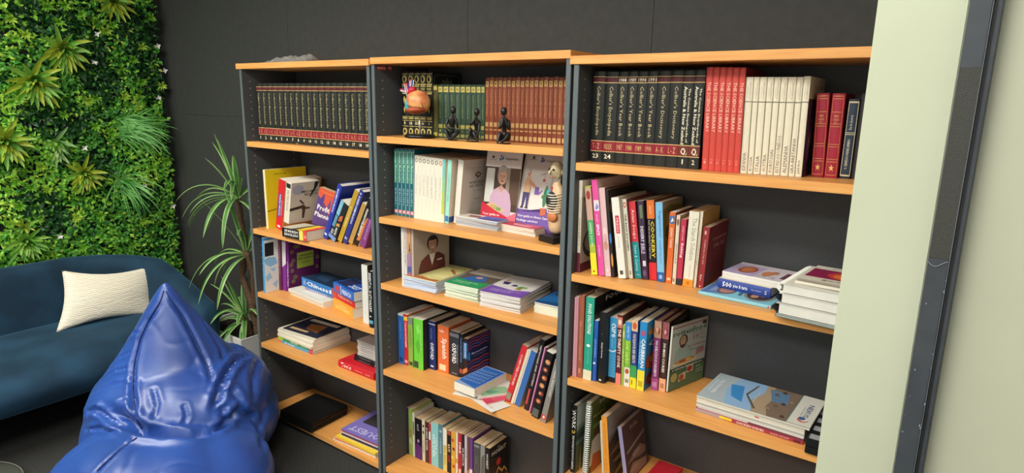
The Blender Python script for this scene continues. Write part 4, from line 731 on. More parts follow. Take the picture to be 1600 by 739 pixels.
b2('red and teal cookbook with script title on second shelf', .085, 990.2, 1002.6, 979.8, 315, 'd03a44', D=.19, cc='5a2c30', pages='b09070', spine=[('r', 0, 1, 0, .48, '1c8c94'), ('t', 'Asian Soups', .2, .75, .52, .9, 'f4ece0', -90), ('t', 'Stews & Curries', .25, .7, .1, .44, 'c8e8e8', -90), ('t', 'murdoch', .2, .8, .04, .06, 'c8e8e8', 0)])
b2('dark plum dessert cookbook with white block letters', .09, 1003.2, 1012.8, 995.2, 314, '3a2c44', D=.19, cc='2c2434', spine=[('t', 'DESSERT', .25, .75, .48, .68, 'e4dfe8', -90, 1), ('t', 'BIBLE', .15, .8, .33, .46, 'c8b8d4', -90, 1), ('r', .3, .8, .78, .95, '6a7a5c'), ('r', .3, .8, .17, .24, 'd8d0dc'), ('e', .5, .08, .3, .04, '6c4c78')])
b2('orange black and red book with large yellow capitals', .10, 1014.0, 1026.4, 1009.4, 312.5, '201c1a', D=.18, cc='8c5c3c', pages='b08a5c', spine=[('r', 0, 1, .77, 1, 'dc7434'), ('r', 0, 1, 0, .22, 'd42c34'), ('t', 'COOKERY', .45, .92, .28, .74, 'e8cc34', -90, 1), ('t', 'FOR THE HOSPITALITY INDUSTRY', .12, .32, .26, .75, 'd8d0c0', -90), ('t', 'SIXTH', .3, .6, .83, .93, 'f0c8a0', -90)])
b2('light blue vegan cookbook with purple script on spine', .098, 1027.0, 1038.2, 1023.8, 316, '7cb8e0', D=.17, cc='a8987c', spine=[('t', 'Veganissimo!', .35, .8, .56, .9, '3a4a9c', -90), ('t', 'beautiful vegan food', .4, .7, .24, .52, '4a6ab0', -90), ('r', 0, 1, 0, .12, '2858a0'), ('e', .5, .06, .25, .03, '8ab0dc')],
   cover=[('p', [(.0, .2), (.3, .3), (.7, .35), (1, .45), (1, .9), (.4, .95), (0, .9)], '8c7c3c'), ('p', [(.1, .5), (.5, .6), (.6, .8), (.2, .85)], 'c8a850'), ('e', .3, .6, .2, .1, '5c6c2c'), ('e', .5, .75, .2, .1, 'b85c38')])
b2('orange cookbook with blue picture square near its head', .10, 1039.8, 1049.0, 1046.6, 331, 'd86830', D=.16, cc='8c3430', spine=[('r', .1, .9, .84, .95, '3c6ca8'), ('p', [(.25, .86), (.5, .93), (.8, .88)], 'e8dcc8'), ('t', 'ASIAN TAPAS', .3, .72, .5, .79, 'f4e4d4', -90), ('e', .5, .06, .3, .02, 'f0c8a8')])
b2('slim cream chocolate book with portrait at its head', .10, 1049.8, 1055.4, 1057.4, 336, 'd8ccb4', D=.16, cc='c8b498', spine=[('e', .5, .9, .35, .05, '8a5c48'), ('t', 'CHOCOLATE', .3, .75, .3, .6, '6a4c3c', -90), ('e', .4, .06, .3, .03, 'b07c54')])
b2('deep pink baking book with white title and grey foot', .10, 1056.0, 1064.4, 1064.4, 342, 'b83450', D=.15, cc='8c2c40', pages='c8a888', spine=[('t', 'Baking', .25, .8, .42, .64, 'f4dce0', -90, 1), ('t', 'SWEET HOME', .4, .65, .68, .9, 'f4dce0', -90), ('r', 0, 1, 0, .1, '2c2a2c')])
b2('white diet book with grey serif title and orange foot', .10, 1066.2, 1081.8, 1077.4, 329.5, 'e0dbca', D=.17, cc='c08c70', pages='c8a478', spine=[('t', 'The Starch Solution', .4, .85, .36, .92, '8a877c', -90), ('r', 0, 1, 0, .1, 'e09430'), ('e', .5, .05, .2, .025, 'c87020'), ('t', 'regain your health', .5, .65, .13, .3, 'a8a498', -90)])
b2('slim ivory paperback between the white diet book and the maroon one', .105, 1082.2, 1087.2, 1092.4, 330, 'd8ceb8', D=.16, cc='c89854', pages='c09c6c', spine=[('t', 'CHOCOLATE KITCHEN', .35, .7, .3, .75, '8a7c68', -90)])
b2('maroon book with cream script and thin frame on its cover', .11, 1087.8, 1098.4, 1098.8, 354, '8c2c30', D=.19, cc='7c2428', pages='c4ac94', spine=[('t', 'Compliments of the chef', .35, .7, .4, .8, 'e0bcb0', -90), ('t', 'Blake', .35, .6, .12, .22, 'f0dcd0', -90), ('r', .3, .6, .88, .94, 'd0a49c'), ('r', .4, .6, .02, .04, 'e0c8c0')],
   cover=[('t', 'Compliments', .2, .92, .73, .8, 'd8b0a8', 0), ('t', 'of the Chef', .3, .85, .62, .69, 'd8b0a8', 0), ('t', 'collection', .38, .6, .5, .52, 'b88880', 0), ('r', .12, .125, .1, .92, 'b07870'), ('r', .12, .92, .9, .903, 'b07870'), ('r', .915, .92, .1, .9, 'b07870'), ('r', .12, .92, .1, .103, 'b07870'), ('r', .4, .7, .57, .572, 'b07870')])
Z2 = SH['R2']
rs, z1 = pile((1091, 459.5), (1204, 483.5), Z2, .215, [dict(label='large pale turquoise cookbook lying at the bottom of the flat pile', t=.010, col='8cc4d4', cc='7ab8cc', hard=True,
    cover=[('r', 0, 1, 0, 1, '7cc0d4'), ('p', [(.0, .98), (.6, .98), (.9, .7), (.1, .66)], '5a78b8'), ('p', [(.1, .9), (.6, .9), (.7, .76), (.2, .74)], '8ca0cc'), ('e', .3, .7, .22, .13, '6a5448'), ('e', .3, .7, .16, .1, 'b08070'), ('e', .3, .25, .25, .2, '8a8478'), ('e', .3, .25, .2, .16, '3c302a'), ('e', .25, .3, .08, .05, 'c89060'), ('e', .35, .2, .08, .05, 'b07850'), ('p', [(.15, .5), (.6, .54), (.6, .5), (.15, .46)], '50606c')], spine=[('e', .5, .03, .3, .012, 'c03c38')])], 'spine', name='book')
rs, z2 = pile((1121, 449), (1203, 467), z1, .14, [
    dict(label='blue 500 pies and tarts book lying with its spine to the front', t=.030, col='2c4494', cc='d8d0c0', hard=True, spine=[('t', '500', .25, .75, .72, .9, 'f6f6f2', -90, 1), ('t', 'pies & tarts', .25, .72, .42, .69, 'f0f0ee', -90, 1), ('t', 'Rebecca Baugniet', .4, .6, .16, .34, 'c8d0e8', -90), ('t', 'S', .3, .7, .06, .1, 'e8e8e8', -90)]),
    dict(label='white book with iced bun picture topmost of the flat cookbook pile', t=.020, col='dcd6d0', cc='c8c0cc', dl=.006, dr=-.03, dn=.012, dd=-.01, rot=.0, spine=[('r', .8, 1, 0, 1, 'ece8e4')],
         cover=[('r', 0, 1, 0, 1, 'd8d0d8'), ('r', 0, .8, .5, 1, 'b8a8cc'), ('e', .45, .72, .28, .15, 'a8583c'), ('e', .45, .72, .18, .09, 'c88050'), ('e', .4, .38, .2, .09, 'c8845c'), ('e', .55, .3, .12, .06, 'b87850'), ('r', .2, .7, .06, .14, '6a3c4c'), ('t', 'BUNS', .1, .2, .2, .5, '8a7c90', 90)])], 'spine')
# comb-bound papers at the end of the shelf
def bound(P, e, W_, D_, t, lab, comb, col, arts=(), rad=.011, edge='d8d6ce'):
    """comb bound document, binding at its left end, P = front left bottom corner"""
    n = Vector((0, 0, 1)).cross(e)
    M = Matrix(((e.x, n.x, 0, P.x), (e.y, n.y, 0, P.y), (0, 0, 1, P.z), (0, 0, 0, 1)))
    r = bpy.data.objects.new('bound_document', None); COL.objects.link(r); r.matrix_world = M; tag(r, lab, 'document')
    b = MB(); b.box(.012, W_, 0, D_, .001, t - .0015, mat(edge, .8, .1, scale=20)); b.build('pages', r)
    b = MB(); b.box(.004, W_ + .002, -.002, D_ + .002, t - .0012, t, pm(col)); b.build('cover', r)
    if arts:
        a = MB(); art(a, lambda s, q, l: (W_ * s, D_ * q, t + l), arts); a.build('cover_print', r)
    b = MB(); mc = mat(comb, .35)
    k = int(D_ / .012)
    for q in range(k):
        yy = .004 + q * .012
        b.tube([(.009 + rad*math.cos(x), yy, t/2 + rad*math.sin(x)) for x in [j*PI/5 for j in range(-1, 12)]], .0028, mc, n=5)
    b.tube([(.001, 0, t/2), (.001, D_, t/2)], rad*.55, mc, n=8)
    b.build('comb', r)
    return r
P0 = at(1206, 494, 'z', Z2 + .001); P1 = at(1309, 517.5, 'z', Z2 + .001); e = (P1 - P0).normalized()
n = Vector((0, 0, 1)).cross(e)
WD = min(.21, (2.655 - P0.x) / max(.5, e.x))
zz = Z2 + .001; O = Vector((P0.x, P0.y, 0)) + n*.012
b_ = MB()
for k in range(5):
    M_ = None
    o = O + e*(.004 + .003*(k % 2)) + Vector((0, 0, zz))
    M_ = Matrix(((e.x, n.x, 0, o.x), (e.y, n.y, 0, o.y), (0, 0, 1, o.z), (0, 0, 0, 1)))
    q = bpy.data.objects.new('plastic_sheet', None); COL.objects.link(q); q.matrix_world = M_
    tag(q, 'thin cover sheet under the comb-bound documents, %s from the bottom' % ORD[k], 'sheet', 'cover sheets under the bound documents')
    m_ = MB(); m_.box(0, WD - .01, -.004 + .002*k, .24, 0, .0012, mat(['5c7474', 'c4c8c0', '6c7c7c', 'd0d0c8', '4c5c60'][k], .4)); m_.build('sheet', q); zz += .0016
bound(O + Vector((0, 0, zz)), e, WD, .25, .029, 'comb-bound document with black comb at the bottom of the stack', '17181a', 'cfcfc8', rad=.0105)
zz += .0302
bound(O + e*.004 + n*.002 + Vector((0, 0, zz)), e, WD - .004, .25, .026, 'comb-bound document with black comb in the middle of the stack', '1b1c1e', 'd8d6d0', rad=.0095)
zz += .0272
bound(O + e*.004 + n*.004 + Vector((0, 0, zz)), e, WD - .006, .25, .025, 'comb-bound document with thick white comb near the top of the stack', 'e4e3dc', 'dcd9ce', rad=.012,
      arts=[('r', .14, .98, .06, .9, 'd8d2c4'), ('p', [(.2, .1), (.9, .06), (.9, .18), (.3, .24)], '7c7268'), ('e', .6, .14, .12, .03, 'a89c8c'), ('r', .25, .95, .3, .34, 'bcb4a4')])
zz += .0256
o = O + e*.035 + n*.03 + Vector((0, 0, zz))
M_ = Matrix(((0, e.x, n.x, o.x), (0, e.y, n.y, o.y), (1, 0, 0, o.z), (0, 0, 0, 1)))
book_at(M_, 'cream magazine with magenta and orange swirl picture topmost of the bound stack', .007, WD - .04, .21, 'd8d2c0', name='magazine', cat='magazine', pages='dcd6c8',
        cover=[('r', .02, .98, .35, .82, '8c1c4c'), ('e', .75, .58, .42, .22, 'c83c3c'), ('e', .78, .56, .34, .17, 'e07838'), ('e', .8, .54, .24, .12, 'e8b048'), ('e', .82, .53, .15, .075, 'c8503c'), ('e', .84, .52, .08, .04, 'e8c070'), ('r', 0, 1, .82, 1, 'dcd6c8'), ('t', 'JOURNAL', .3, .7, .88, .94, '4a4640', 0), ('t', 'good', .35, .8, .2, .3, '6a3c44', 0), ('r', .02, .98, .02, .12, 'b8b0a0')])

# third shelf of the right bookcase
def b3(lab, y, a, b_, tu, tv, col, **k):
    return book(lab, 'R3', y, a, b_, tv, col, ut=tu, **k)
b3('pale pink book at the far left of the third shelf', .03, 893.8, 900.4, 897.8, 464, 'dc98a8', D=.235, spine=[('r', .1, .4, 0, 1, 'e8b0bc')])
b3('brown book with faint cream lettering on the third shelf', .03, 901.2, 909.4, 905.2, 461, 'a05c44', D=.24, hard=True, pages='c0a088', spine=[('t', 'THE COOKS COMPANION', .35, .65, .22, .7, 'd8a890', -90), ('r', .3, .7, .06, .12, 'c88c74')])
b3('teal book with white slanted capitals and a cream foot', .032, 910.6, 923.6, 916, 463, '2c9c84', D=.23, cc='1c1d1e', pages='c8b498', spine=[('t', 'FOOD SOLUTIONS', .3, .72, .56, .92, 'eef4ec', -90, 1), ('e', .5, .42, .22, .018, 'eef4ec'), ('t', 'recipes for schools', .4, .6, .2, .38, 'a8d8c8', -90), ('r', 0, 1, 0, .12, 'd8d4b8')], cover=[('t', 'FOOD', .35, .95, .9, .96, 'dcdcd8', 0, 1)])
b3('royal blue slim short book behind the teal one', .036, 924.8, 931.0, 927.5, 500, '2858a8', D=.18, spine=[('e', .4, .3, .3, .02, 'd8e0f0'), ('t', 'COOKING', .3, .7, .4, .7, 'a8c0e0', -90)])
bw = at(930, 486, 'y', .10)
book_at(Matrix.Translation((bw.x - .003, .10, SH['R3'] + .0005)), 'tall white magazine standing behind the blue and black books', .004, .19, .297, 'd8d2c8', cc='cfc6b8', name='magazine', cat='magazine', cover=[('t', 'Guidelines', .1, .9, .9, .96, '2a2826', 0, 1), ('p', [(.1, .85), (.9, .85), (.7, .6), (.2, .7)], '7c6c5c')])
b3('black book with small white title halfway down its spine', .04, 933.6, 944.4, 937.2, 487, '191a1c', D=.2, cc='17181a', pages='8a8478', hard=True, spine=[('t', 'Simply Stunning', .4, .65, .36, .58, 'dcdcd8', -90, 1), ('e', .4, .04, .2, .015, 'c8c8c4'), ('e', .5, .7, .04, .004, 'c8c8c4')])
b3('sky blue book with white letters and a black foot', .065, 946.4, 960.8, 948, 494, '3c98cc', D=.2, cc='4a2c30', pages='c8bca8', spine=[('r', 0, 1, 0, .08, '1c1c20'), ('t', 'cure', .25, .85, .7, .92, 'e4f0f4', -90, 1), ('t', 'body and mind', .3, .5, .54, .68, 'c8e4f0', -90), ('p', [(0, .5), (.5, .49), (1, .52), (1, .5), (.5, .47), (0, .48)], 'dcecf4')] + [('r', .04, .96, .1 + .045*k, .105 + .045*k, '7cc0e0') for k in range(8)])
b3('maroon and salmon cookbook with vertical white capitals', .065, 961.6, 969.6, 962, 491, '5c2028', D=.19, cc='4a2020', pages='b89c80', spine=[('r', 0, 1, 0, .16, 'e88078'), ('r', 0, 1, .82, .97, 'c87868'), ('e', .5, .9, .3, .04, 'e8d0c0'), ('t', 'THE THRIFTY COOK', .2, .8, .24, .8, 'f0e4d8', -90, 1)])
b3('slim grass green cookbook spine beside the maroon one', .066, 970.2, 974.2, 971, 507, '8ab048', D=.17, spine=[('e', .5, .85, .35, .06, 'd8c890'), ('t', 'HEALTHY', .2, .8, .3, .6, 'd8e8b0', -90)])
b3('blue and lime low-carb cookbook with white foot', .066, 974.6, 983.6, 976, 502, '78b43c', D=.18, cc='c89468', pages='d0c0a4', spine=[('r', 0, 1, .72, 1, '3c88c8'), ('t', 'easy to', .3, .7, .76, .94, 'e8f0f8', -90), ('t', 'low carbs', .15, .85, .36, .7, 'c8e060', -90, 1), ('r', 0, 1, .0, .3, 'dcd8c8'), ('e', .5, .24, .35, .04, 'b05c38'), ('r', .2, .8, .06, .12, '8a8478')])
b3('navy and yellow cookbook with salad picture at its head', .067, 984.2, 993.6, 987.5, 499.5, '2c3c84', D=.18, cc='3c64a8', pages='d0c0a4', spine=[('r', 0, 1, .84, 1, 'd8b48c'), ('e', .5, .92, .35, .05, 'c8603c'), ('t', 'FOR FLAVOUR AND HEALTH', .25, .75, .38, .8, 'e4dcb4', -90, 1), ('r', 0, 1, .16, .34, '3c9c54'), ('r', 0, 1, 0, .16, 'e8d828'), ('r', .2, .4, .05, .12, '8a7c28')])
b3('blue and yellow cookbook with large white capitals and a picture cover', .066, 994.2, 1005.4, 1000.6, 502, '2c88c4', D=.19, cc='2c78b4', pages='d8ccb4', spine=[('r', 0, 1, 0, .3, 'e4d438'), ('t', 'CARIBBEAN', .35, .85, .34, .76, 'f6f4ee', -90, 1), ('t', 'COOKING', .1, .26, .4, .72, 'e0ecf4', -90), ('e', .5, .84, .35, .04, 'a8547c'), ('r', .2, .8, .06, .14, 'b8a828')],
   cover=[('r', 0, 1, .75, 1, '3c98d0'), ('t', 'CA', .1, .9, .6, .72, 'f4f4f0', 0, 1), ('e', .4, .4, .4, .13, 'a04c34'), ('e', .45, .42, .25, .08, 'd8a040'), ('e', .5, .14, .45, .12, '7a2c28'), ('e', .4, .12, .2, .05, 'c86c3c'), ('e', .4, .84, .35, .06, 'c88c50')])
b3('purple 500 desserts cookbook with picture at its head', .10, 1016.8, 1027.6, 1023.4, 500, '84346c', D=.17, cc='6c4440', pages='b89880', hard=True, spine=[('r', 0, 1, .76, 1, 'b89078'), ('e', .5, .86, .38, .06, '8c4438'), ('e', .45, .88, .2, .03, 'e0b090'), ('t', '500 DELICIOUS DESSERTS', .3, .7, .2, .72, 'f0e4ec', -90, 1), ('r', 0, 1, 0, .17, 'a8508c'), ('r', .2, .8, .05, .12, 'c484b0')])
b3('dark brown 500 main courses cookbook with peach foot', .105, 1029.0, 1039.4, 1036, 502, '3c2824', D=.17, cc='241c1a', pages='b08c70', hard=True, spine=[('r', 0, 1, .76, 1, '9c5c5c'), ('e', .5, .86, .38, .06, '6c3048'), ('e', .5, .86, .2, .03, 'd89088'), ('t', '500 MAIN COURSES', .3, .7, .28, .7, 'f0e8dc', -90, 1), ('r', 0, 1, 0, .19, 'e8a880'), ('r', .25, .75, .05, .12, 'b87c58')], cover=[('t', 'COOKERY', .2, .95, .9, .97, '8a8478', 0, 1)])
rf = [('r', 0, 1, 0, 1, 'b8bcb4'), ('r', 0, 1, .955, .97, 'b83038'), ('r', 0, 1, 0, .34, '54785c'), ('t', 'rottenfood', .03, .96, .83, .91, '3c6044', 0, 1), ('t', 'COOKING MONTHLY', .5, .92, .8, .82, '5a5a54', 0), ('e', .9, .93, .07, .025, '4a3424'),
   ('p', [(.08, .4), (.12, .58), (.24, .66), (.46, .66), (.6, .56), (.64, .4)], '9cb0a8'), ('p', [(.28, .66), (.33, .58), (.4, .66)], 'c8a088'), ('e', .32, .74, .12, .09, '4c3c30'), ('e', .31, .74, .085, .075, 'c09478'), ('p', [(.22, .72), (.26, .68), (.36, .68), (.4, .72), (.38, .65), (.31, .62), (.24, .65)], '54382a'), ('e', .28, .76, .01, .006, '2a201c'), ('e', .345, .76, .01, .006, '2a201c'),
   ('e', .4, .4, .34, .045, 'd8c8a8'), ('e', .4, .415, .3, .035, 'c89050'), ('e', .33, .42, .1, .02, 'a85434'), ('e', .5, .42, .08, .02, 'd8b064'),
   ('t', '19', .6, .74, .7, .78, 'b85068', 0), ('t', 'BAKED EASY', .78, .95, .74, .77, '8a6a70', 0), ('r', .78, .95, .69, .7, '8a8a84'), ('t', 'B I T T E R D E A L', .48, .95, .6, .63, 'b03848', 0, 1), ('r', .55, .92, .55, .56, '8a8a84'), ('p', [(.7, .44), (.95, .48), (.92, .54), (.72, .52)], 'b87c88'), ('r', 0, 1, .3, .335, '3a4c3c'), ('t', 'A SPECIAL EVERY SEASON', .05, .9, .305, .33, 'e4e4dc', 0, 1),
   ('e', .12, .2, .09, .07, 'a8a468'), ('p', [(.25, .1), (.45, .12), (.45, .24), (.25, .22)], 'c0b498'), ('e', .33, .16, .07, .05, 'a0503c'), ('p', [(.47, .2), (.65, .21), (.65, .33), (.47, .32)], 'c0b498'), ('e', .55, .26, .07, .045, 'a02c34'), ('t', 'PLUS', .74, .86, .24, .27, 'c8dccc', 0, 1), ('r', .74, .95, .2, .21, 'a8c0ac'), ('r', .74, .95, .16, .17, 'a8c0ac')]
b3('glossy food magazine with a bearded person on its cover, right end of the upright row', .108, 1040.6, 1043.6, 1049.4, 510, 'd8d4cc', D=.185, yaw=-.29, zb=.003, cc='b8bcb4', cover=rf, pages='b8a890', name='magazine', cat='magazine')
Z3 = SH['R3']
nx = [('r', 0, 1, .2, 1, '8cb0d4')] + [('p', [(0, 1), (0, .75), (.5, .82), (1, .78), (1, 1)], 'a8b4bc'), ('p', [(.2, .62), (.75, .7), (.7, .82), (.3, .74)], '3c88c8'), ('p', [(0, .2), (0, .5), (.35, .56), (.7, .5), (1, .52), (1, .2)], 'a8947c'), ('p', [(0, .2), (0, .36), (.3, .42), (.6, .4), (.8, .46), (1, .44), (1, .2)], '7c6858'), ('p', [(.5, .4), (.9, .48), (.9, .3), (.5, .26)], '5c7c9c'), ('p', [(.1, .5), (.5, .64), (.9, .6), (.9, .585), (.5, .62), (.12, .48)], '5c5040'), ('r', .3, .7, .535, .54, 'd8d0c8')] + \
     [('p', [(.08 + .13*i, .22 + .05*((i*3) % 4)), (.16 + .13*i, .24 + .05*((i*3) % 4)), (.14 + .13*i, .27 + .05*((i*3) % 4)), (.07 + .13*i, .26 + .05*((i*3) % 4))], ['4c3c34', '94806c', '6c5848'][i % 3]) for i in range(7)] + \
     [('r', 0, 1, 0, .19, 'd4d2c8'), ('r', 0, 1, .19, .197, '3c8c84'), ('t', 'NEXUS', .28, .72, .055, .1, '2c3c74', 180, 1), ('t', 'the knowledge', .3, .6, .11, .13, '6a7080', 180), ('e', .18, .085, .08, .045, 'c8705c'), ('e', .2, .075, .06, .03, 'dcd8d0'), ('e', .22, .095, .05, .03, '3c5c94'), ('t', 'CALL FOR PAPERS', .2, .75, .88, .92, 'e8ecf0', 180, 1), ('t', 'ANNUAL CONFERENCE', .25, .7, .94, .96, 'e0e8f0', 180)]
rs, zt = pile((1086.5, 642), (1254, 695.5), Z3, .205, [
    mag(0, 'red-spined cookery magazine with white title at the bottom of the magazine pile', .011, 'a03440', spine=[('r', 0, 1, .72, 1, 'a89494'), ('r', .2, .9, .64, .76, 'e4cc38'), ('t', 'CHICKEN DISHES', .2, .8, .34, .6, 'f0dcd4', -90, 1), ('t', 'ISLAND VIETNAM', .3, .7, .12, .28, 'f0d0c8', -90), ('r', .2, .8, .02, .08, '5c2030')]),
    mag(0, 'white and plum spined magazine second from the bottom of the magazine pile', .005, '6c3c50', dn=.004, dl=.004, spine=[('r', 0, 1, .5, 1, 'c8c4c4')], rot=-.01),
    mag(0, 'pale magazine third from the bottom of the magazine pile', .006, 'd0ccc4', dn=.002),
    mag(0, 'grey-edged magazine in the middle of the magazine pile', .005, 'a8a8a4', dn=.006, dl=.003),
    mag(0, 'white magazine above the grey-edged one in the magazine pile', .006, 'dcd8cc', dn=.003, rot=.01),
    mag(0, 'cream magazine with small red mark on its spine', .006, 'd4cfc0', dn=.005, spine=[('r', .2, .8, .4, .44, 'b04040')]),
    mag(0, 'white magazine directly below the landscape covered one', .006, 'dcd9d0', dn=.004),
    mag(0, 'magazine with cracked earth and blue sky cover, topmost of the magazine pile', .005, 'd0cdc0', dn=.0, dr=-.012, cover=nx)], 'spine', name='magazine', cat='magazine')
# chess box
P0 = at(1256.5, 707, 'z', Z3 + .0005); d_ = at(1280, 714.5, 'z', Z3) - P0; an = math.atan2(d_.y, d_.x)
r = empty('chess_box', (P0.x, P0.y, Z3 + .0005), 'black folding chess box with grey squares beside the magazine pile', 'chess set')
r.rotation_euler.z = an * .3
WX = 2.695 - P0.x
b = MB(); mk = mat('17171a', .35, spec=.5)
b.box(0, WX, 0, .24, 0, .020, mk); b.build('lower_half', r, bevel=.0015)
b = MB(); b.box(0, WX, 0, .24, .0215, .042, mk); b.build('upper_half', r, bevel=.0015)
for i in range(4):
    for j in range(8):
        if (i + j) % 2 == 0 and .006 + (i+1)*.027 < WX:
            b = MB(); b.box(.006 + i*.027, .006 + (i+1)*.027, .008 + j*.027, .008 + (j+1)*.027, .0421, .0428, mat('9a9ca0', .4)); b.build('square', r)

# bottom visible shelf of the right bookcase
def b4(lab, y, a, b_, tu, tv, col, **k):
    return book(lab, 'R4', y, a, b_, tv, col, ut=tu, **k)
b4('tall black photography book with large white capitals on its spine', .03, 890.2, 898.4, 894.0, 632, '161616', D=.25, cc='a8b0a0', pages='a8a090', hard=True, spine=[('t', 'WORK', .15, .85, .66, .94, 'e8e4da', -90, 1), ('t', '2', .2, .8, .58, .64, 'd8b850', -90, 1), ('t', 'THE WORLD IN PHOTOGRAPHS', .3, .7, .05, .56, 'dcd8ce', -90, 1)],
   cover=[('r', 0, 1, .7, 1, 'c8ccc4'), ('p', [(0, .3), (0, .62), (.5, .68), (1, .62), (1, .3)], '5c6c60'), ('p', [(0, .55), (1, .6), (1, .56), (0, .5)], '3c4c44'), ('p', [(0, .46), (1, .5), (1, .45), (0, .42)], '8a948a'), ('p', [(0, 0), (0, .4), (1, .42), (1, 0)], '6a6a4c'), ('p', [(.1, 0), (.13, .4), (.16, 0)], 'c8b078'), ('p', [(.2, 0), (.27, .36), (.26, 0)], 'b89c64')])
b4('wire-bound book with olive green cover and white coil', .04, 910.0, 917.0, 916.6, 628, '8a8c80', D=.22, cc='55662c', pages='b8a890', spiral='e8e8e6', cover=[('r', 0, 1, .82, 1, '66703c'), ('t', 'HOME', .3, .9, .9, .96, 'd8d8c0', 0, 1), ('t', 'MADE', .1, .5, .76, .8, 'c8b860', 0, 1), ('p', [(.05, .1), (.1, .45), (.3, .5), (.45, .4), (.4, .1)], 'd8d0c4'), ('e', .25, .53, .1, .05, '6a4434'), ('p', [(.1, 0), (.15, .25), (.4, .22), (.45, 0)], 'c8683c'), ('r', .1, .5, .62, .66, '8c9450')])
b4('thin cream paperback beside the orange-spined book', .05, 941.2, 944.4, 937.2, 658, 'd4c8b0', D=.18)
b4('orange-spined book with rocky landscape cover leaning left', .045, 945.0, 953.8, 939.4, 650, 'e09434', D=.23, cc='7c7468', pages='b8a088', spine=[('t', 'BUSHWALKING GUIDE', .35, .6, .2, .9, 'b86c28', -90)],
   cover=[('r', 0, 1, .7, 1, '8c8c8c'), ('t', 'ANCIENT', .15, .8, .84, .9, 'b06c50', 0, 1), ('t', 'LANDS', .15, .7, .76, .82, 'b06c50', 0, 1), ('p', [(0, 0), (0, .6), (.3, .7), (.6, .6), (1, .68), (1, 0)], '4c3c34'), ('p', [(0, .4), (.3, .52), (.6, .44), (.5, .38), (.2, .42)], '94683c'), ('p', [(.1, .28), (.5, .38), (.8, .3), (.4, .24)], 'a87c4c'), ('p', [(.1, .08), (.4, .2), (.6, .1)], 'b08c3c'), ('p', [(.5, .5), (.8, .6), (.95, .5), (.7, .46)], '7c5c44')])
b4('lavender-spined booklet with brown cover of carved hands leaning left', .085, 975.6, 981.8, 965.0, 667, '9c94b8', D=.17, cc='5c4644', pages='a08c78', cover=[('t', 'India', .35, .7, .84, .92, 'c8ac9c', 0), ('p', [(.1, .5), (.95, .64), (.95, .65), (.1, .51)], 'dcd0c8'), ('p', [(.1, .48), (.95, .61), (.95, .62), (.1, .49)], 'dcd0c8'), ('p', [(.05, .3), (.4, .42), (.7, .46), (.95, .34), (.9, .24), (.6, .26), (.4, .3)], '9c7c6c'), ('p', [(.0, .1), (.3, .26), (.6, .2), (.95, .14), (.9, .02), (.3, .02)], 'a88878'), ('e', .5, .38, .2, .05, 'b09484'), ('e', .35, .15, .2, .05, 'b89888')])
P0 = at(1008, 752, 'z', .45)
r = empty('gift_box', (2.10, .08, SH['R4'] + .0005), 'glossy red box at the lower edge of the photo beside the brown booklet', 'box')
b = MB(); b.box(0, .085, 0, .14, 0, .032, mat('a01824', .25, coat=.5)); b.build('body', r, bevel=.003)
b = MB(); b.box(-.002, .087, -.002, .142, .0325, .046, mat('b01c28', .25, coat=.5)); b.build('lid', r, bevel=.003)
# ------------------------------------------------------------------ small things on the shelves
ZM = SH['M1']
c = at(656.5, 211.5, 'z', ZM)
c = Vector((at(656.5, 211.5, 'y', .062).x, .062, ZM + .0005))
r = empty('heart_model', c, 'anatomical heart model with orange muscle and blue-red vessels on a black round stand', 'anatomical model')
b = MB(); b.lathe([(0, 0), (.058, 0), (.060, .004), (.058, .011), (.05, .014), (0, .014)], mat('131314', .35), 32); b.build('base', r, smooth=True)
b = MB(); b.tube([(.0, 0, .013), (-.002, 0, .08)], .0035, mat('c8c8c4', .25, metal=.6)); b.build('rod', r, smooth=True)
def blob(center, rad, rot, m, name, parent, f=None, seg=40, label=None):
    mb = MB(); R = Matrix.Rotation(rot[0], 3, 'X') @ Matrix.Rotation(rot[1], 3, 'Y') @ Matrix.Rotation(rot[2], 3, 'Z')
    mb.ball((0, 0, 0), 1, m, seg)
    vs = []
    for v in mb.v:
        v = Vector(v); s = f(v) if f else 1
        vs.append(R @ Vector((v.x*rad[0]*s, v.y*rad[1]*s, v.z*rad[2]*s)) + Vector(center))
    mb.v = [tuple(v) for v in vs]; o = mb.build(name, parent, smooth=True)
    if label: o['label'] = label
    return o
def heart_mat():
    m, nt, bs = nodes_mat('heart_muscle'); tc = nt.nodes.new('ShaderNodeTexCoord')
    n1 = nt.nodes.new('ShaderNodeTexNoise'); n1.inputs['Scale'].default_value = 28; n1.inputs['Detail'].default_value = 1
    cr = nt.nodes.new('ShaderNodeValToRGB'); e = cr.color_ramp.elements
    e[0].position = .35; e[0].color = lin('d0704c'); e[1].position = .6; e[1].color = lin('e8a868')
    nt.links.new(tc.outputs['Object'], n1.inputs['Vector']); nt.links.new(n1.outputs['Fac'], cr.inputs[0])
    nt.links.new(cr.outputs[0], bs.inputs['Base Color']); bs.inputs['Roughness'].default_value = .35
    return m
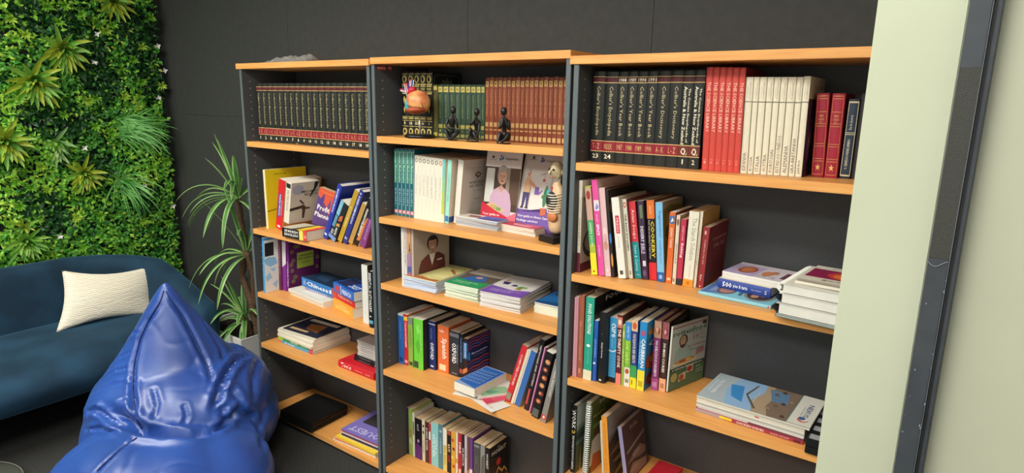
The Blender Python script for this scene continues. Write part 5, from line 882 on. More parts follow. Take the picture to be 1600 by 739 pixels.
# muscle: wide at the upper left, apex to the lower right
HC = Vector((-.006, -.006, .135))
blob(HC, (.050, .043, .043), (0, .35, 0), heart_mat(), 'ventricles', r, lambda v: 1 + .10*v.x - .12*max(0, -v.z)*(1 - v.x) + .07*max(0, v.z) + .02*math.sin(6*v.x))
blob(HC + Vector((-.038, .004, -.006)), (.020, .026, .036), (0, .15, 0), mat('58b4cc', .4), 'right_atrium', r, label='pale blue right atrium')
blob(HC + Vector((.003, -.008, -.030)), (.043, .039, .016), (0, -.1, 0), mat('a84c2a', .4, .2), 'lower_muscle', r, label='darker red-brown underside')
mb = MB(); mb.tube([HC + Vector(p) for p in [(-.022, -.01, .02), (-.02, -.014, .036), (-.01, -.016, .046), (.004, -.012, .048)]], [.012, .0135, .0125, .008], mat('c02234', .35), 14)
o = mb.build('aorta', r, smooth=True); o['label'] = 'crimson aorta arch'
bl = mat('2c3a86', .4); wh = mat('e4dcd8', .4); rdm = mat('c0283c', .4)
for pts, rr in (([(-.03, -.004, .02), (-.037, -.006, .045), (-.044, -.004, .068)], .012), ([(-.034, 0, .03), (-.052, -.004, .040), (-.072, -.006, .045)], .009), ([(-.022, -.002, .04), (-.026, -.004, .06), (-.022, -.004, .082)], .0075)):
    mb = MB(); mb.tube([HC + Vector(p) for p in pts], [rr, rr*1.0, rr*.95], bl, 12)
    for k in range(5):
        a = k * 1.25
        q = [HC + Vector(p) + Vector((math.cos(a)*rr, -abs(math.sin(a))*rr, math.sin(a*2)*.003)) for p in pts]
        mb.tube(q, rr*.28, [wh, rdm][k % 2], 6)
    o = mb.build('vessel', r, smooth=True); o['label'] = 'blue vessel with white and red stripes'
mb = MB()
def on_heart(a, b_):
    d = Vector((math.cos(a)*math.cos(b_), -abs(math.sin(a)*math.cos(b_)), math.sin(b_)))
    return HC + Vector((d.x*.0475*(1+.1*d.x), d.y*.0415, d.z*.0415 - d.x*.008))
for st in ([(1.2, .9), (1.1, .5), (1.25, .1), (1.2, -.3)], [(1.15, .5), (.9, .3), (.8, 0)], [(1.2, .3), (1.5, .2), (1.7, .0)], [(.85, .8), (.6, .5), (.45, .1), (.3, -.2)], [(1.25, .1), (1.0, -.2)], [(1.4, .8), (1.6, .5)]):
    mb.tube([on_heart(*q) for q in st], .0009, mat('b83c30', .4), 5)
mb.build('coronary_vessels', r, smooth=True)
mb = MB()
for st in ([(2.3 - .22*k, -.42 + .012*k) for k in range(10)], [(1.0 - .06*k, 1.0 - .14*k) for k in range(10)]):
    mb.tube([HC + (on_heart(*q) - HC)*1.05 for q in st], .0011, mat('5c2a1c', .5), 5)
mb.build('surface_groove', r, smooth=True)

def figurine(u, v_base, y, H, lab, kind):
    x = at(u, v_base, 'y', y).x
    mk = mat('1a1a1b', .42, .12, scale=50, spec=.5)
    m = Matrix.Translation((x, y, ZM + .001)) @ Matrix.Rotation([.78, .74, .72][kind], 4, 'Z') @ Matrix.Scale(H, 4)
    if kind == 0:
        N = [((.02, .06, .11), .075), ((.05, .08, .28), .045), ((.03, .05, .50), .06), ((.02, .03, .61), .062), ((.03, .0, .71), .03), ((.05, -.02, .79), .036),
             ((-.10, .02, .62), .042), ((-.16, -.03, .41), .03), ((-.05, -.14, .36), .027), ((.10, -.18, .355), .024),
             ((.15, .02, .60), .042), ((.20, -.06, .36), .03), ((.18, -.14, .5), .026), ((.09, -.09, .74), .022),
             ((-.10, -.04, .14), .055), ((-.20, -.14, .33), .042), ((-.13, -.2, .16), .034), ((-.06, -.24, .035), .028),
             ((.13, -.04, .14), .055), ((.22, -.14, .28), .042), ((.10, -.24, .12), .034), ((-.06, -.27, .05), .028)]
        HD = (.06, -.03, .895)
    elif kind == 1:
        N = [((.10, .06, .11), .075), ((.14, .09, .30), .045), ((.13, .05, .50), .058), ((.12, .03, .60), .058), ((.12, .0, .70), .03), ((.13, -.02, .79), .036),
             ((.04, .01, .62), .04), ((-.08, -.08, .50), .03), ((-.01, -.14, .58), .027), ((.08, -.11, .72), .024),
             ((.21, .02, .58), .042), ((.20, -.05, .36), .03), ((.13, -.14, .20), .027), ((.0, -.2, .08), .025),
             ((.0, -.04, .14), .055), ((-.08, -.16, .42), .04), ((-.10, -.18, .22), .032), ((-.16, -.2, .035), .028),
             ((.14, -.04, .11), .055), ((.02, -.2, .30), .042), ((.08, -.24, .14), .032), ((.16, -.27, .035), .028)]
        HD = (.13, -.05, .89)
    else:
        N = [((.05, .06, .12), .08), ((.04, .09, .32), .045), ((.02, .05, .53), .06), ((.02, .03, .63), .06), ((.0, .0, .72), .032), ((.0, -.02, .80), .036),
             ((-.08, .02, .61), .042), ((-.12, -.08, .42), .03), ((-.06, -.14, .54), .026), ((-.015, -.12, .74), .024),
             ((.14, .02, .61), .045), ((.16, -.05, .38), .032), ((.09, -.14, .52), .027), ((.02, -.12, .73), .024),
             ((-.04, -.04, .13), .055), ((-.12, -.16, .32), .042), ((-.15, -.19, .16), .034), ((-.2, -.24, .035), .028),
             ((.12, -.04, .13), .06), ((.15, -.16, .30), .045), ((.02, -.24, .12), .038), ((-.1, -.29, .04), .03)]
        HD = (.0, -.04, .9)
    E_ = [(0, 1), (1, 2), (2, 3), (3, 4), (4, 5), (3, 6), (6, 7), (7, 8), (8, 9), (3, 10), (10, 11), (11, 12), (12, 13), (0, 14), (14, 15), (15, 16), (16, 17), (0, 18), (18, 19), (19, 20), (20, 21)]
    N = [(p_, q_*1.38) for p_, q_ in N]
    r = empty('figurine', (x, y, ZM + .0005), lab, 'figurine', 'black thinker figurines')
    o = skin(N, E_, 'body', mk, r, 2, Matrix.Rotation([.78, .74, .72][kind], 4, 'Z') @ Matrix.Scale(H, 4))
    mb = MB(); S = Matrix.Rotation([.78, .74, .72][kind], 3, 'Z')
    tilt = Matrix.Rotation([.15, .25, .1][kind], 3, 'X')
    hd = S @ Vector(HD)
    mb.ball(hd*H, (.092*H, .098*H, .12*H), mk, 16, S @ tilt)
    mb.tube([hd*H + S @ Vector((0, -.085, .02))*H, hd*H + S @ Vector((0, -.105, -.03))*H, hd*H + S @ Vector((0, -.08, -.04))*H], [.01*H, .016*H, .008*H], mk, 6)
    mb.build('head', r, smooth=True)
    mb = MB(); mb.lathe([(0, 0), (.20, 0), (.21, .012), (.19, .02), (0, .02)], mk, 20, S.to_4x4() @ Matrix.Translation((0, -.1, 0)) )
    mb.v = [tuple(Vector(v) * H) for v in mb.v]; mb.v = [(v[0], v[1], v[2]) for v in mb.v]
    mb.build('foot_plate', r, smooth=True)
figurine(705, 213, .055, .121, 'black abstract thinker figurine with one arm across its lap, leftmost of three', 0)
figurine(738, 215, .050, .117, 'black abstract thinker figurine leaning its head on a hand, middle of three', 1)
figurine(786.5, 219, .045, .122, 'black abstract thinker figurine with both hands at the chin, rightmost of three', 2)

# half torso model behind the right panel of the middle bookcase
Z2m = SH['M2']; yt = .085
xt = 1.722
r = empty('torso_model', (xt, yt, Z2m + .0005), 'small anatomical torso model with bare skull-like head and open ribs on a black block', 'anatomical model')
r.rotation_euler.z = -.3
b = MB(); b.box(-.04, .04, -.045, .04, 0, .022, mat('1c1a1a', .4)); b.build('base', r, bevel=.002)
fl = mat('d8b48c', .45, .1)
N = [((0, 0, .022), (.030, .024)), ((0, 0, .07), (.036, .026)), ((0, 0, .11), (.028, .022)), ((0, 0, .15), (.038, .026)), ((0, 0, .178), (.036, .022)), ((0, 0, .196), (.014, .014)), ((0, -.002, .208), (.014, .014))]
skin(N, [(i, i+1) for i in range(6)], 'torso', fl, r, 2)
blob((0, -.003, .243), (.019, .025, .031), (.05, 0, 0), mat('dcc8a0', .4, .08), 'head', r, lambda v: 1 + .06*v.z - (.12 if v.y < -.3 and v.z < -.2 else 0))
mb = MB(); mb.tube([(0, -.031, .248), (0, -.039, .238), (0, -.031, .234)], [.003, .0055, .003], mat('dcc8a0', .4, .08), 8); mb.tube([(-.008, -.028, .222), (.008, -.028, .222)], .0022, mat('b46a54', .5), 6)
for s in (-1, 1): mb.ball((s*.010, -.029, .249), .0042, mat('2c2420', .3), 10)
for s in (-1, 1): mb.ball((s*.023, .002, .240), (.003, .006, .009), mat('c8ac84', .4), 10)
mb.build('face', r, smooth=True)
mb = MB()
for k in range(8):
    z = .108 + k*.0088; w_ = .030 + .006*math.sin(k*.45)
    mb.tube([(w_*math.cos(a), -.006 - .026*math.sin(a), z - .006*math.sin(a)) for a in [PI*j/10 for j in range(11)]], .0019, mat('e8dcc0', .5), 6)
o = mb.build('ribs', r, smooth=True); o['kind'] = 'stuff'
blob((-.004, -.02, .142), (.026, .014, .032), (0, 0, 0), mat('2a2c30', .5), 'lung_cavity', r)
blob((-.018, -.014, .165), (.012, .016, .018), (0, 0, 0), mat('3ca0a4', .5), 'lung', r, label='teal lung')
blob((0.004, -.022, .088), (.024, .012, .018), (0, 0, 0), mat('c87848', .5), 'abdomen_organs', r)
mb = MB(); mb.tube([(-.008, -.018, .19), (-.004, -.022, .16)], .004, mat('a8343c', .4), 8); mb.build('neck_vessel', r, smooth=True)

# crumpled clear plastic bag on top of the left bookcase
m_, nt, bs = nodes_mat('clear_crinkled_plastic'); bs.inputs['Base Color'].default_value = lin('c8c8c4'); bs.inputs['Roughness'].default_value = .16
bs.inputs['Alpha'].default_value = .3; bs.inputs['Specular IOR Level'].default_value = .8
pa = at(400, 97, 'y', .12); pb = at(487, 92, 'y', .12)
r = empty('plastic_bag', (pa.x, .12, SH['L0'] + .0005), 'crumpled clear plastic bag lying on top of the left bookcase', 'bag')
mb = MB(); n, k_ = 40, 14; W_ = pb.x - pa.x
top_ = lambda s, t: (.006 + .036 * (math.sin(min(1, s*1.15)*PI*.55))**1.2 * (1 if s < .97 else .5)) * max(0, math.sin(PI*t))**.6 * (.75 + .5*noise.noise(Vector((s*14, t*5, 2)))) + .0015 * math.sin(s*90 + t*30)*math.sin(PI*t)
vs = [(W_*s, -.05 + .12*t + .01*math.sin(s*9), max(.0005, top_(s, t))) for s in [i/n for i in range(n+1)] for t in [j/k_ for j in range(k_+1)]]
mb.add(vs, [(i*(k_+1)+j, i*(k_+1)+j+1, (i+1)*(k_+1)+j+1, (i+1)*(k_+1)+j) for i in range(n) for j in range(k_)], m_)
mb.add([(x, y, .0003) for x, y, z in vs], [(i*(k_+1)+j, i*(k_+1)+j+1, (i+1)*(k_+1)+j+1, (i+1)*(k_+1)+j) for i in range(n) for j in range(k_)], m_)
mb.build('film', r)
p = at(470, 226, 'z', SH['L1'])
r = empty('key', (p.x - .02, max(.02, p.y), SH['L1'] + .0008), 'tiny brass key lying at the shelf edge before the black encyclopedias', 'key')
b = MB(); br = mat('b89c50', .3, metal=.8)
b.tube([(.007*math.cos(a), .007*math.sin(a), .003) for a in [j*PI/6 for j in range(13)]], .003, br, 6)
b.tube([(.007, 0, .003), (.045, .004, .003)], .0026, br, 6); b.box(.032, .036, .002, .010, .001, .005, br); b.box(.040, .044, .002, .011, .001, .005, br)
b.build('brass_body', r, smooth=False)

# ------------------------------------------------------------------ green plant wall
def leafmat(n, h0, h1, rough=.42):
    m = noise_mat(n, h0, h1, 9, rough, spec=.4, detail=1, lo=.35, hi=.65)
    nt = m.node_tree; bs = nt.nodes['Principled BSDF']
    tr = nt.nodes.new('ShaderNodeBsdfTranslucent'); tr.inputs[0].default_value = lin(h1); mx = nt.nodes.new('ShaderNodeMixShader'); mx.inputs[0].default_value = .22
    nt.links.new(bs.outputs[0], mx.inputs[1]); nt.links.new(tr.outputs[0], mx.inputs[2]); nt.links.new(mx.outputs[0], nt.nodes['Material Output'].inputs[0])
    return m
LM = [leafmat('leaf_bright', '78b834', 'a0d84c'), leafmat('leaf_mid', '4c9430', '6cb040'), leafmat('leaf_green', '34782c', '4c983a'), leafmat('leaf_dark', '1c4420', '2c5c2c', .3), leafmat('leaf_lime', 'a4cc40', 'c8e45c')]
XG = -1.335; Y0, Y1, G0, G1 = -1.5, .300, .30, 2.45
gw = empty('foliage_panel', (XG - .03, (Y0 + Y1)/2, G0), 'dense artificial plant wall of mixed green leaves behind the blue sofa', 'plant wall')
def to_local(o): o.matrix_parent_inverse = gw.matrix_world.inverted()
gw_inv = gw.matrix_world.inverted()
b = MB(); b.box(XL + .002, XL + .022, Y0, Y1, G0, G1, mat('16201a', .9)); o = b.build('backing', gw); to_local(o)
random.seed(11)
vs, fs, mi = [], [], []
def leaf_tris(p, d, nrm, L, W, m, fold=.25, curl=.2):
    side = d.cross(nrm).normalized()
    k = len(vs)
    mid = p + d*L*.5 + nrm*L*curl*.3; tip = p + d*L - nrm*L*curl*.4
    d.y = min(d.y, max(0, (YB - .004 - p.y - W*.5)/max(L, 1e-4))); vs.extend([p, p + d*L*.45 + side*W*.5 + nrm*W*fold, mid, p + d*L*.45 - side*W*.5 + nrm*W*fold, tip])
    fs.extend([(k, k+1, k+2), (k, k+2, k+3), (k+1, k+4, k+2), (k+2, k+4, k+3)]); mi.extend([m]*4)
X_ = Vector((1, 0, 0))
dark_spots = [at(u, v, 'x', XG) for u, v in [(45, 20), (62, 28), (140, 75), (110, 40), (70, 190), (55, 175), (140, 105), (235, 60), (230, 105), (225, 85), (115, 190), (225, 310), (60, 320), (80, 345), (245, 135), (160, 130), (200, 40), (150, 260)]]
lime_spots = [at(u, v, 'x', XG) for u, v in [(40, 60), (20, 60), (70, 5), (160, 45), (135, 158), (210, 160), (172, 205), (175, 35), (15, 285), (20, 320), (5, 345), (55, 265), (95, 5), (200, 285), (225, 280), (110, 335), (8, 160), (70, 130), (258, 135), (60, 5)]]
def gz(y, z):
    return noise.noise(Vector((y*3.1, z*3.1, 4))) + .6*noise.noise(Vector((y*8, z*8, 9)))
cnt = 0
while cnt < 30000:
    y = random.uniform(Y0, Y1 + .012); z = random.uniform(G0, G1)
    if y > Y1 - .02 + .02*noise.noise(Vector((0, 0, z*9))): continue
    g = gz(y, z)
    dpt = XG - .03 + .05*random.random() + .025*g
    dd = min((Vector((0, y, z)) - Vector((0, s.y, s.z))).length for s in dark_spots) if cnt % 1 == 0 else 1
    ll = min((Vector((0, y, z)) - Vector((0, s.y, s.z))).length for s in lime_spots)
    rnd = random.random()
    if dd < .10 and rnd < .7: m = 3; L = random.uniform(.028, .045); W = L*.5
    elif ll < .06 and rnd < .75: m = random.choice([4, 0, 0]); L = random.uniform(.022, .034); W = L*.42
    else:
        q = g*.9 + random.gauss(0, .45) + (.3 if y < -.35 else 0) + .2
        m = 0 if q > .55 else 1 if q > .0 else 2 if q > -.6 else 3
        if random.random() < .05: m = 4
        L = random.uniform(.02, .037); W = L*random.uniform(.45, .7)
    n_ = Vector((1, random.gauss(0, .5), random.gauss(.25, .5))).normalized()
    d = Vector((random.gauss(.15, .3), random.gauss(0, 1), random.gauss(-.1, 1))); d = (d - n_*d.dot(n_)*.8).normalized()
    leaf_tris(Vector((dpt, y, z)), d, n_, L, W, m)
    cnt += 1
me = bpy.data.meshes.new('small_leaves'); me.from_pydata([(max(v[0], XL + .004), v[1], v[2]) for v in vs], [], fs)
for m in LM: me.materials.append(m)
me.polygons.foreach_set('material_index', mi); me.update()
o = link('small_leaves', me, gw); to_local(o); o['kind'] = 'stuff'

def strap_leaf(p, d, up, L, W, droop, n=7, fold=.3, prof=None):
    """a long arching leaf: returns vertices and faces"""
    V, F = [], []; pos = Vector(p); d = Vector(d).normalized()
    for i in range(n + 1):
        s = i / n; w_ = W * (prof(s) if prof else (.35 + .65*math.sin(PI*min(1, s*1.3 + .12)) if s < .68 else .35 + .65*math.sin(PI*min(1, s*1.3+.12)))) 
        w_ = W * max(.02, math.sin(PI * (s*.86 + .14))**.7) if not prof else w_
        side = d.cross(Vector(up)).normalized()
        if side.length < .1: side = Vector((0, 1, 0))
        nn = side.cross(d).normalized()
        V += [pos + side*w_/2 + nn*w_*fold, pos, pos - side*w_/2 + nn*w_*fold]
        d = (d + Vector((0, 0, -droop / n))).normalized(); pos = pos + d*L/n
    for i in range(n):
        a = i*3; F += [(a, a+1, a+4, a+3), (a+1, a+2, a+5, a+4)]
    return V, F
RM = [leafmat('rosette_yellow_green', '94a430', 'b8c844'), leafmat('rosette_fresh_green', '5c9c38', '9cc858'), leafmat('rosette_pale_green', '6c9c58', 'b0c888')]
def rosette(u, v, nl, L, m, lab, tilt=(0, 0)):
    c = at(u, v, 'x', XG + .03); 
    ro = bpy.data.objects.new('leaf_rosette', None); COL.objects.link(ro); ro.parent = gw; ro.location = gw_inv @ c
    ro['label'] = lab
    for i in range(nl):
        ring = i / nl; a = i * 2.39996; el = 1.25 - 1.15*ring
        d = Vector((math.sin(el)*1.0 + .15, math.cos(el)*math.cos(a) + tilt[0], math.cos(el)*math.sin(a) + tilt[1])).normalized()
        V, F = strap_leaf((0, 0, 0), d, (1, 0, 0) if abs(d.x) < .8 else (0, 0, 1), L*(.55 + .45*ring)*random.uniform(.85, 1.1), L*.155, random.uniform(.3, .95), n=6)
        mb = MB(); mb.add(V, F, m if random.random() < .55 else RM[1]); mb.build('leaf', ro, smooth=True)
random.seed(3)
rosette(49, 128, 40, .18, RM[0], 'yellow-green spiky rosette, lower of the two big ones at upper left')
rosette(95, 78, 42, .17, RM[0], 'yellow-green spiky rosette, upper of the two big ones at upper left')
rosette(172, 3, 36, .15, RM[0], 'yellow-green rosette at the upper edge')
rosette(4, 222, 36, .17, RM[0], 'yellow-green rosette at the left edge', (.2, 0))
rosette(86, 222, 12, .13, RM[2], 'pale green broad-leaved rosette', (0, -.3))
rosette(128, 272, 36, .14, RM[0], 'olive green rosette in the middle')
rosette(88, 236, 8, .12, RM[2], 'small pale green rosette under the broad-leaved one', (0, -.5))
rosette(38, 378, 34, .14, RM[1], 'green spiky rosette just above the sofa')
rosette(35, 355, 10, .10, RM[0], 'short upright yellow-green rosette above the sofa', (0, .5))
rosette(22, 210, 8, .10, RM[0], 'small yellow-green rosette near the left edge')
GM = leafmat('grass_blade', '4c9c44', '8ccc74')
def tuft(u, v, n, spread, L, lab, gx, gy):
    c = at(u, v, 'x', XG + .02)
    mb = MB()
    for i in range(n):
        a = random.gauss(0, 1)
        d = Vector((random.uniform(.15, .7), gx + random.gauss(0, .3)*spread, gy + random.gauss(0, .35)*spread)).normalized()
        p = c + Vector((random.uniform(-.01, .02), random.uniform(-.03, .04), random.uniform(-.03, .03)))
        V, F = strap_leaf(p, d, (1, 0, 0), L*random.uniform(.6, 1.1), .0062, random.uniform(.5, 1.8), n=7, fold=.1)
        mb.add(V, F, GM)
    o = mb.build('grass_tuft', gw, smooth=True); to_local(o); o['label'] = lab; o['kind'] = 'stuff'
tuft(190, 205, 75, 1.0, .27, 'large tuft of thin grass blades arching to the right', .8, .25)
tuft(188, 190, 30, 1.2, .2, 'thin grass blades arching down left of the large tuft', .2, .1)
tuft(186, 288, 55, 1.2, .26, 'tuft of thin grass blades hanging down', .12, .05)
random.seed(8)
for s_ in lime_spots + [at(u, v, 'x', XG) for u, v in [(150, 150), (185, 150), (240, 30), (28, 150), (120, 20), (200, 95), (30, 250), (70, 300), (110, 300), (45, 290), (8, 300), (150, 340), (60, 340), (220, 340), (255, 350), (200, 385), (120, 385), (10, 30), (90, 30), (215, 75), (245, 190), (215, 130), (140, 200), (235, 265), (262, 250), (100, 180), (10, 130), (75, 60)]]:
    mb = MB(); c = Vector((XG + .03, min(s_.y, .25) + random.uniform(-.02, .02), s_.z + random.uniform(-.02, .02))); k_ = random.choice([LM[4], LM[0], LM[0]])
    for i in range(15):
        a = i*2.4; el = 1.2 - 1.1*i/15
        V, F = strap_leaf(c, Vector((math.sin(el) + .2, math.cos(el)*math.cos(a), math.cos(el)*math.sin(a))), (0, .3, 1) if i < 4 else (1, 0, 0), random.uniform(.03, .048), .0105, .4, n=3); mb.add(V, F, k_)
    o = mb.build('leaf_cluster', gw, smooth=True); to_local(o)
wf = mat('e8e4e0', .5)
for u, v in [(61, 155), (147, 97), (151, 53), (246, 72), (257, 110), (247, 153), (132, 231), (93, 369), (226, 290), (270, 322), (55, 143)]:
    c = at(u, v, 'x', XG + .045); mb = MB()
    for k in range(4):
        a = k*PI/2 + random.random(); V, F = strap_leaf(c, Vector((.4, math.cos(a), math.sin(a))), (1, 0, 0), .02, .012, .2, n=3); mb.add(V, F, wf)
    o = mb.build('white_flower', gw, smooth=True); to_local(o)

# ------------------------------------------------------------------ sofa
def velvet():
    m, nt, bs = nodes_mat('teal_blue_velvet'); tc = nt.nodes.new('ShaderNodeTexCoord'); n1 = nt.nodes.new('ShaderNodeTexNoise'); n1.inputs['Scale'].default_value = 5; n1.inputs['Detail'].default_value = 4
    cr = nt.nodes.new('ShaderNodeValToRGB'); e = cr.color_ramp.elements; e[0].position = .38; e[0].color = lin('1a2e3e'); e[1].position = .65; e[1].color = lin('233f54')
    n2 = nt.nodes.new('ShaderNodeTexNoise'); n2.inputs['Scale'].default_value = 420
    bp = nt.nodes.new('ShaderNodeBump'); bp.inputs['Strength'].default_value = .25; bp.inputs['Distance'].default_value = .001
    nt.links.new(tc.outputs['Object'], n1.inputs['Vector']); nt.links.new(tc.outputs['Object'], n2.inputs['Vector'])
    nt.links.new(n1.outputs['Fac'], cr.inputs[0]); nt.links.new(cr.outputs[0], bs.inputs['Base Color']); nt.links.new(n2.outputs['Fac'], bp.inputs['Height']); nt.links.new(bp.outputs[0], bs.inputs['Normal'])
    bs.inputs['Roughness'].default_value = .8; bs.inputs['Sheen Weight'].default_value = .55; bs.inputs['Sheen Roughness'].default_value = .4; bs.inputs['Sheen Tint'].default_value = lin('5c86a4'); bs.inputs['Specular IOR Level'].default_value = .15
    return m
VM = velvet()
sofa = empty('sofa', (-.85, -1.1, 0), 'teal-blue velvet tub sofa along the plant wall, its arm curving round beside the bookcase', 'sofa')
def loc(o, root): o.matrix_parent_inverse = root.matrix_world.inverted()
# plan path of the shell centre line: back, rounded corner, right arm
path = []
for i in range(14): path.append((Vector((-1.205, -2.25 + i*(1.86/13), 0)), 0))
for i in range(1, 10):
    a = PI - i*(PI/2)/10
    path.append((Vector((-.885 + .32*math.cos(a), -.39 + .32*math.sin(a), 0)), i/10))
for i in range(1, 8): path.append((Vector((-.885 + i*.47/7, -.07 + .0*i, 0)), 1 + i/7))
mb = MB(); rings = []; NS = 26
for i, (p, s) in enumerate(path):
    q0 = path[max(0, i-1)][0]; q1 = path[min(len(path)-1, i+1)][0]
    t = (q1 - q0).normalized(); nin = Vector((t.y, -t.x, 0))      # towards the seat
    h = .735 if s == 0 else .735 - .03*s if s <= 1 else .705 - .155*(s-1)
    endf = 1.0
    th = .075
    ring = []
    for k in range(NS):
        a = 2*PI*k/NS
        ca, sa = math.cos(a), math.sin(a)
        ex = math.copysign(abs(ca)**.55, ca) * th; ez = math.copysign(abs(sa)**.38, sa)
        z = .17 + (h - .17)*(ez + 1)/2
        lean = -.05*(z - .17)/(h - .17) + .02
        ring.append(p + nin*(ex*(1.15 - .3*(z-.17)/(h-.17)) + lean) + Vector((0, 0, z)))
    rings.append(ring)
for sgn, idx in ((1, len(rings)-1), (-1, 0)):      # rounded ends
    base = rings[idx]; ctr = sum(base, Vector()) / NS
    t = (path[-1][0] - path[-2][0]).normalized() if sgn == 1 else (path[0][0] - path[1][0]).normalized()
    extra = []
    for e_, sc in ((.02, .97), (.04, .88), (.052, .7), (.056, .4), (.057, .02)):
        extra.append([ctr + (v - ctr)*sc + t*e_ for v in base])
    rings = rings + extra if sgn == 1 else extra[::-1] + rings
allv = [v for r_ in rings for v in r_]
mb.add(allv, [(i*NS + k, i*NS + (k+1) % NS, (i+1)*NS + (k+1) % NS, (i+1)*NS + k) for i in range(len(rings)-1) for k in range(NS)], VM)
o = mb.build('back_and_arm', sofa, smooth=True); loc(o, sofa)
mb = MB(); NS = 40; cx, cz, rx, rz = -.805, .303, .375, .133; ys = [-2.2 + .06*(1 - math.cos(k*PI/2/6)) for k in range(7)] + [-2.14 + k*(1.95)/30 for k in range(1, 30)] + [-.13 - .06*(1 - math.cos(k*PI/2/6)) for k in range(6, -1, -1)]
vs = []
for i, yy in enumerate(ys):
    ed = min(yy + 2.2, -.13 - yy); sc_ = 1 - .5*max(0, 1 - ed/.06)**2
    for k in range(NS):
        a = 2*PI*k/NS; ca, sa = math.cos(a), math.sin(a)
        x = cx + rx*(1 - .16*(1 - sc_))*math.copysign(abs(ca)**.55, ca); z = cz + rz*sc_*math.copysign(abs(sa)**.62, sa)
        if x > cx: x -= .09*max(0, (cz - z)/rz)**1.5; z -= .018*((x - cx)/rx)**2*(1 if sa > 0 else 0)
        vs.append((x, yy, z + .005*noise.noise(Vector((x*3, yy*2.4, z*3)))))
L_ = len(ys)
mb.add(vs, [(i*NS+k, i*NS+(k+1) % NS, (i+1)*NS+(k+1) % NS, (i+1)*NS+k) for i in range(L_-1) for k in range(NS)] + [tuple(range(NS)), tuple((L_-1)*NS + k for k in range(NS))], VM)
o = mb.build('seat', sofa, smooth=True); loc(o, sofa)
for x, y in ((-1.1, -2.1), (-.56, -2.1), (-1.1, -.2), (-.56, -.2)):
    mb = MB(); mb.lathe([(.0, 0), (.011, 0), (.019, .19), (0, .19)], mat('15130f', .4), 12, Matrix.Translation((x, y, 0))); o = mb.build('leg', sofa, smooth=True); loc(o, sofa)

# cream cushion
cl = [Vector((-.87, -.602, .432)), Vector((-.86, -.12, .40)), Vector((-.965, -.045, .665)), Vector((-.985, -.50, .728))]
ctr = sum(cl, Vector()) / 4
cu = empty('cushion', (ctr.x, ctr.y, .40), 'cream ribbed cushion leaning against the back of the blue sofa', 'cushion')
nrm = (cl[1]-cl[0]).cross(cl[3]-cl[0]).normalized()
if nrm.x < 0: nrm = -nrm
CMt = nodes_mat('cream_ribbed_fabric')
m_, nt, bs = CMt; tc = nt.nodes.new('ShaderNodeTexCoord'); wv_ = nt.nodes.new('ShaderNodeTexWave'); wv_.bands_direction = 'Z'; wv_.inputs['Scale'].default_value = 34; wv_.inputs['Distortion'].default_value = 3.5; wv_.inputs['Detail'].default_value = 1; wv_.inputs['Detail Scale'].default_value = 2.2
bp = nt.nodes.new('ShaderNodeBump'); bp.inputs['Strength'].default_value = .55; bp.inputs['Distance'].default_value = .004
nt.links.new(tc.outputs['Object'], wv_.inputs['Vector']); nt.links.new(wv_.outputs['Fac'], bp.inputs['Height']); nt.links.new(bp.outputs[0], bs.inputs['Normal'])
bs.inputs['Base Color'].default_value = lin('ece2cc'); bs.inputs['Roughness'].default_value = .9; bs.inputs['Sheen Weight'].default_value = .2
mb = MB(); n = 36
for sg in (1, -1):
    vs = []
    for i in range(n+1):
        for j in range(n+1):
            s, t = i/n, j/n
            # edges bow inwards between the corners
            bx = .05*math.sin(PI*t)*(1 if s > .5 else -1)*abs(2*s-1)**3; by = .11*math.sin(PI*s)*(1 if t > .5 else -1)*abs(2*t-1)**3
            s2, t2 = s - bx, t - by
            p = (cl[0]*(1-s2) + cl[1]*s2)*(1-t2) + (cl[3]*(1-s2) + cl[2]*s2)*t2
            th = .062*(max(0, math.sin(PI*s)*math.sin(PI*t)))**.42
            rib = .0016*math.sin(t*150 + 2.2*math.sin(s*26) + noise.noise(Vector((s*9, t*9, 1)))*2)*min(1, th/.02)
            wr = .006*noise.noise(Vector((s*3, t*3, sg)))*min(1, th/.03)
            vs.append(p + nrm*sg*(th + rib + wr))
    mb.add(vs, [(i*(n+1)+j, i*(n+1)+j+1, (i+1)*(n+1)+j+1, (i+1)*(n+1)+j) for i in range(n) for j in range(n)], m_)
o = mb.build('cover', cu, smooth=True); loc(o, cu)
bm = bmesh.new(); bm.from_mesh(o.data); bmesh.ops.remove_doubles(bm, verts=bm.verts, dist=.0004); bmesh.ops.recalc_face_normals(bm, faces=bm.faces); bm.to_mesh(o.data); bm.free()

# ------------------------------------------------------------------ dracaena in its white pot
PX, PY = -.22, .17
pl = empty('potted_dracaena', (PX, PY, 0), 'tall dracaena with arching striped leaves in a white square pot left of the bookcases', 'plant')
b = MB()
pw = mat('dad8d2', .35)
for (x0, x1, y0, y1, z0, z1) in ((-.46, .0, -.14, -.128, .0, .355), (-.46, .0, .118, .13, 0, .355), (-.46, -.448, -.128, .118, 0, .355), (-.012, .0, -.128, .118, 0, .355), (-.448, -.012, -.128, .118, 0, .02)):
    b.box(x0, x1, y0, y1, z0, z1, pw)
b.build('pot', pl, bevel=.0015)
b = MB(); b.box(-.446, -.014, -.126, .116, .28, .325, noise_mat('potting_soil', '1c1612', '32281f', 60, 1, .8, .01)); b.build('soil', pl)
tk = noise_mat('dracaena_bark', '4a3626', '6c523c', 40, .9, .8, .006, (1, 1, 3))
def loc_(u, v, y): p = at(u, v, 'y', y); return Vector((p.x - PX, p.y - PY, p.z))
HD1 = loc_(372, 305, .16); HD2 = loc_(384, 392, .16); HD3 = loc_(383, 495, .15)
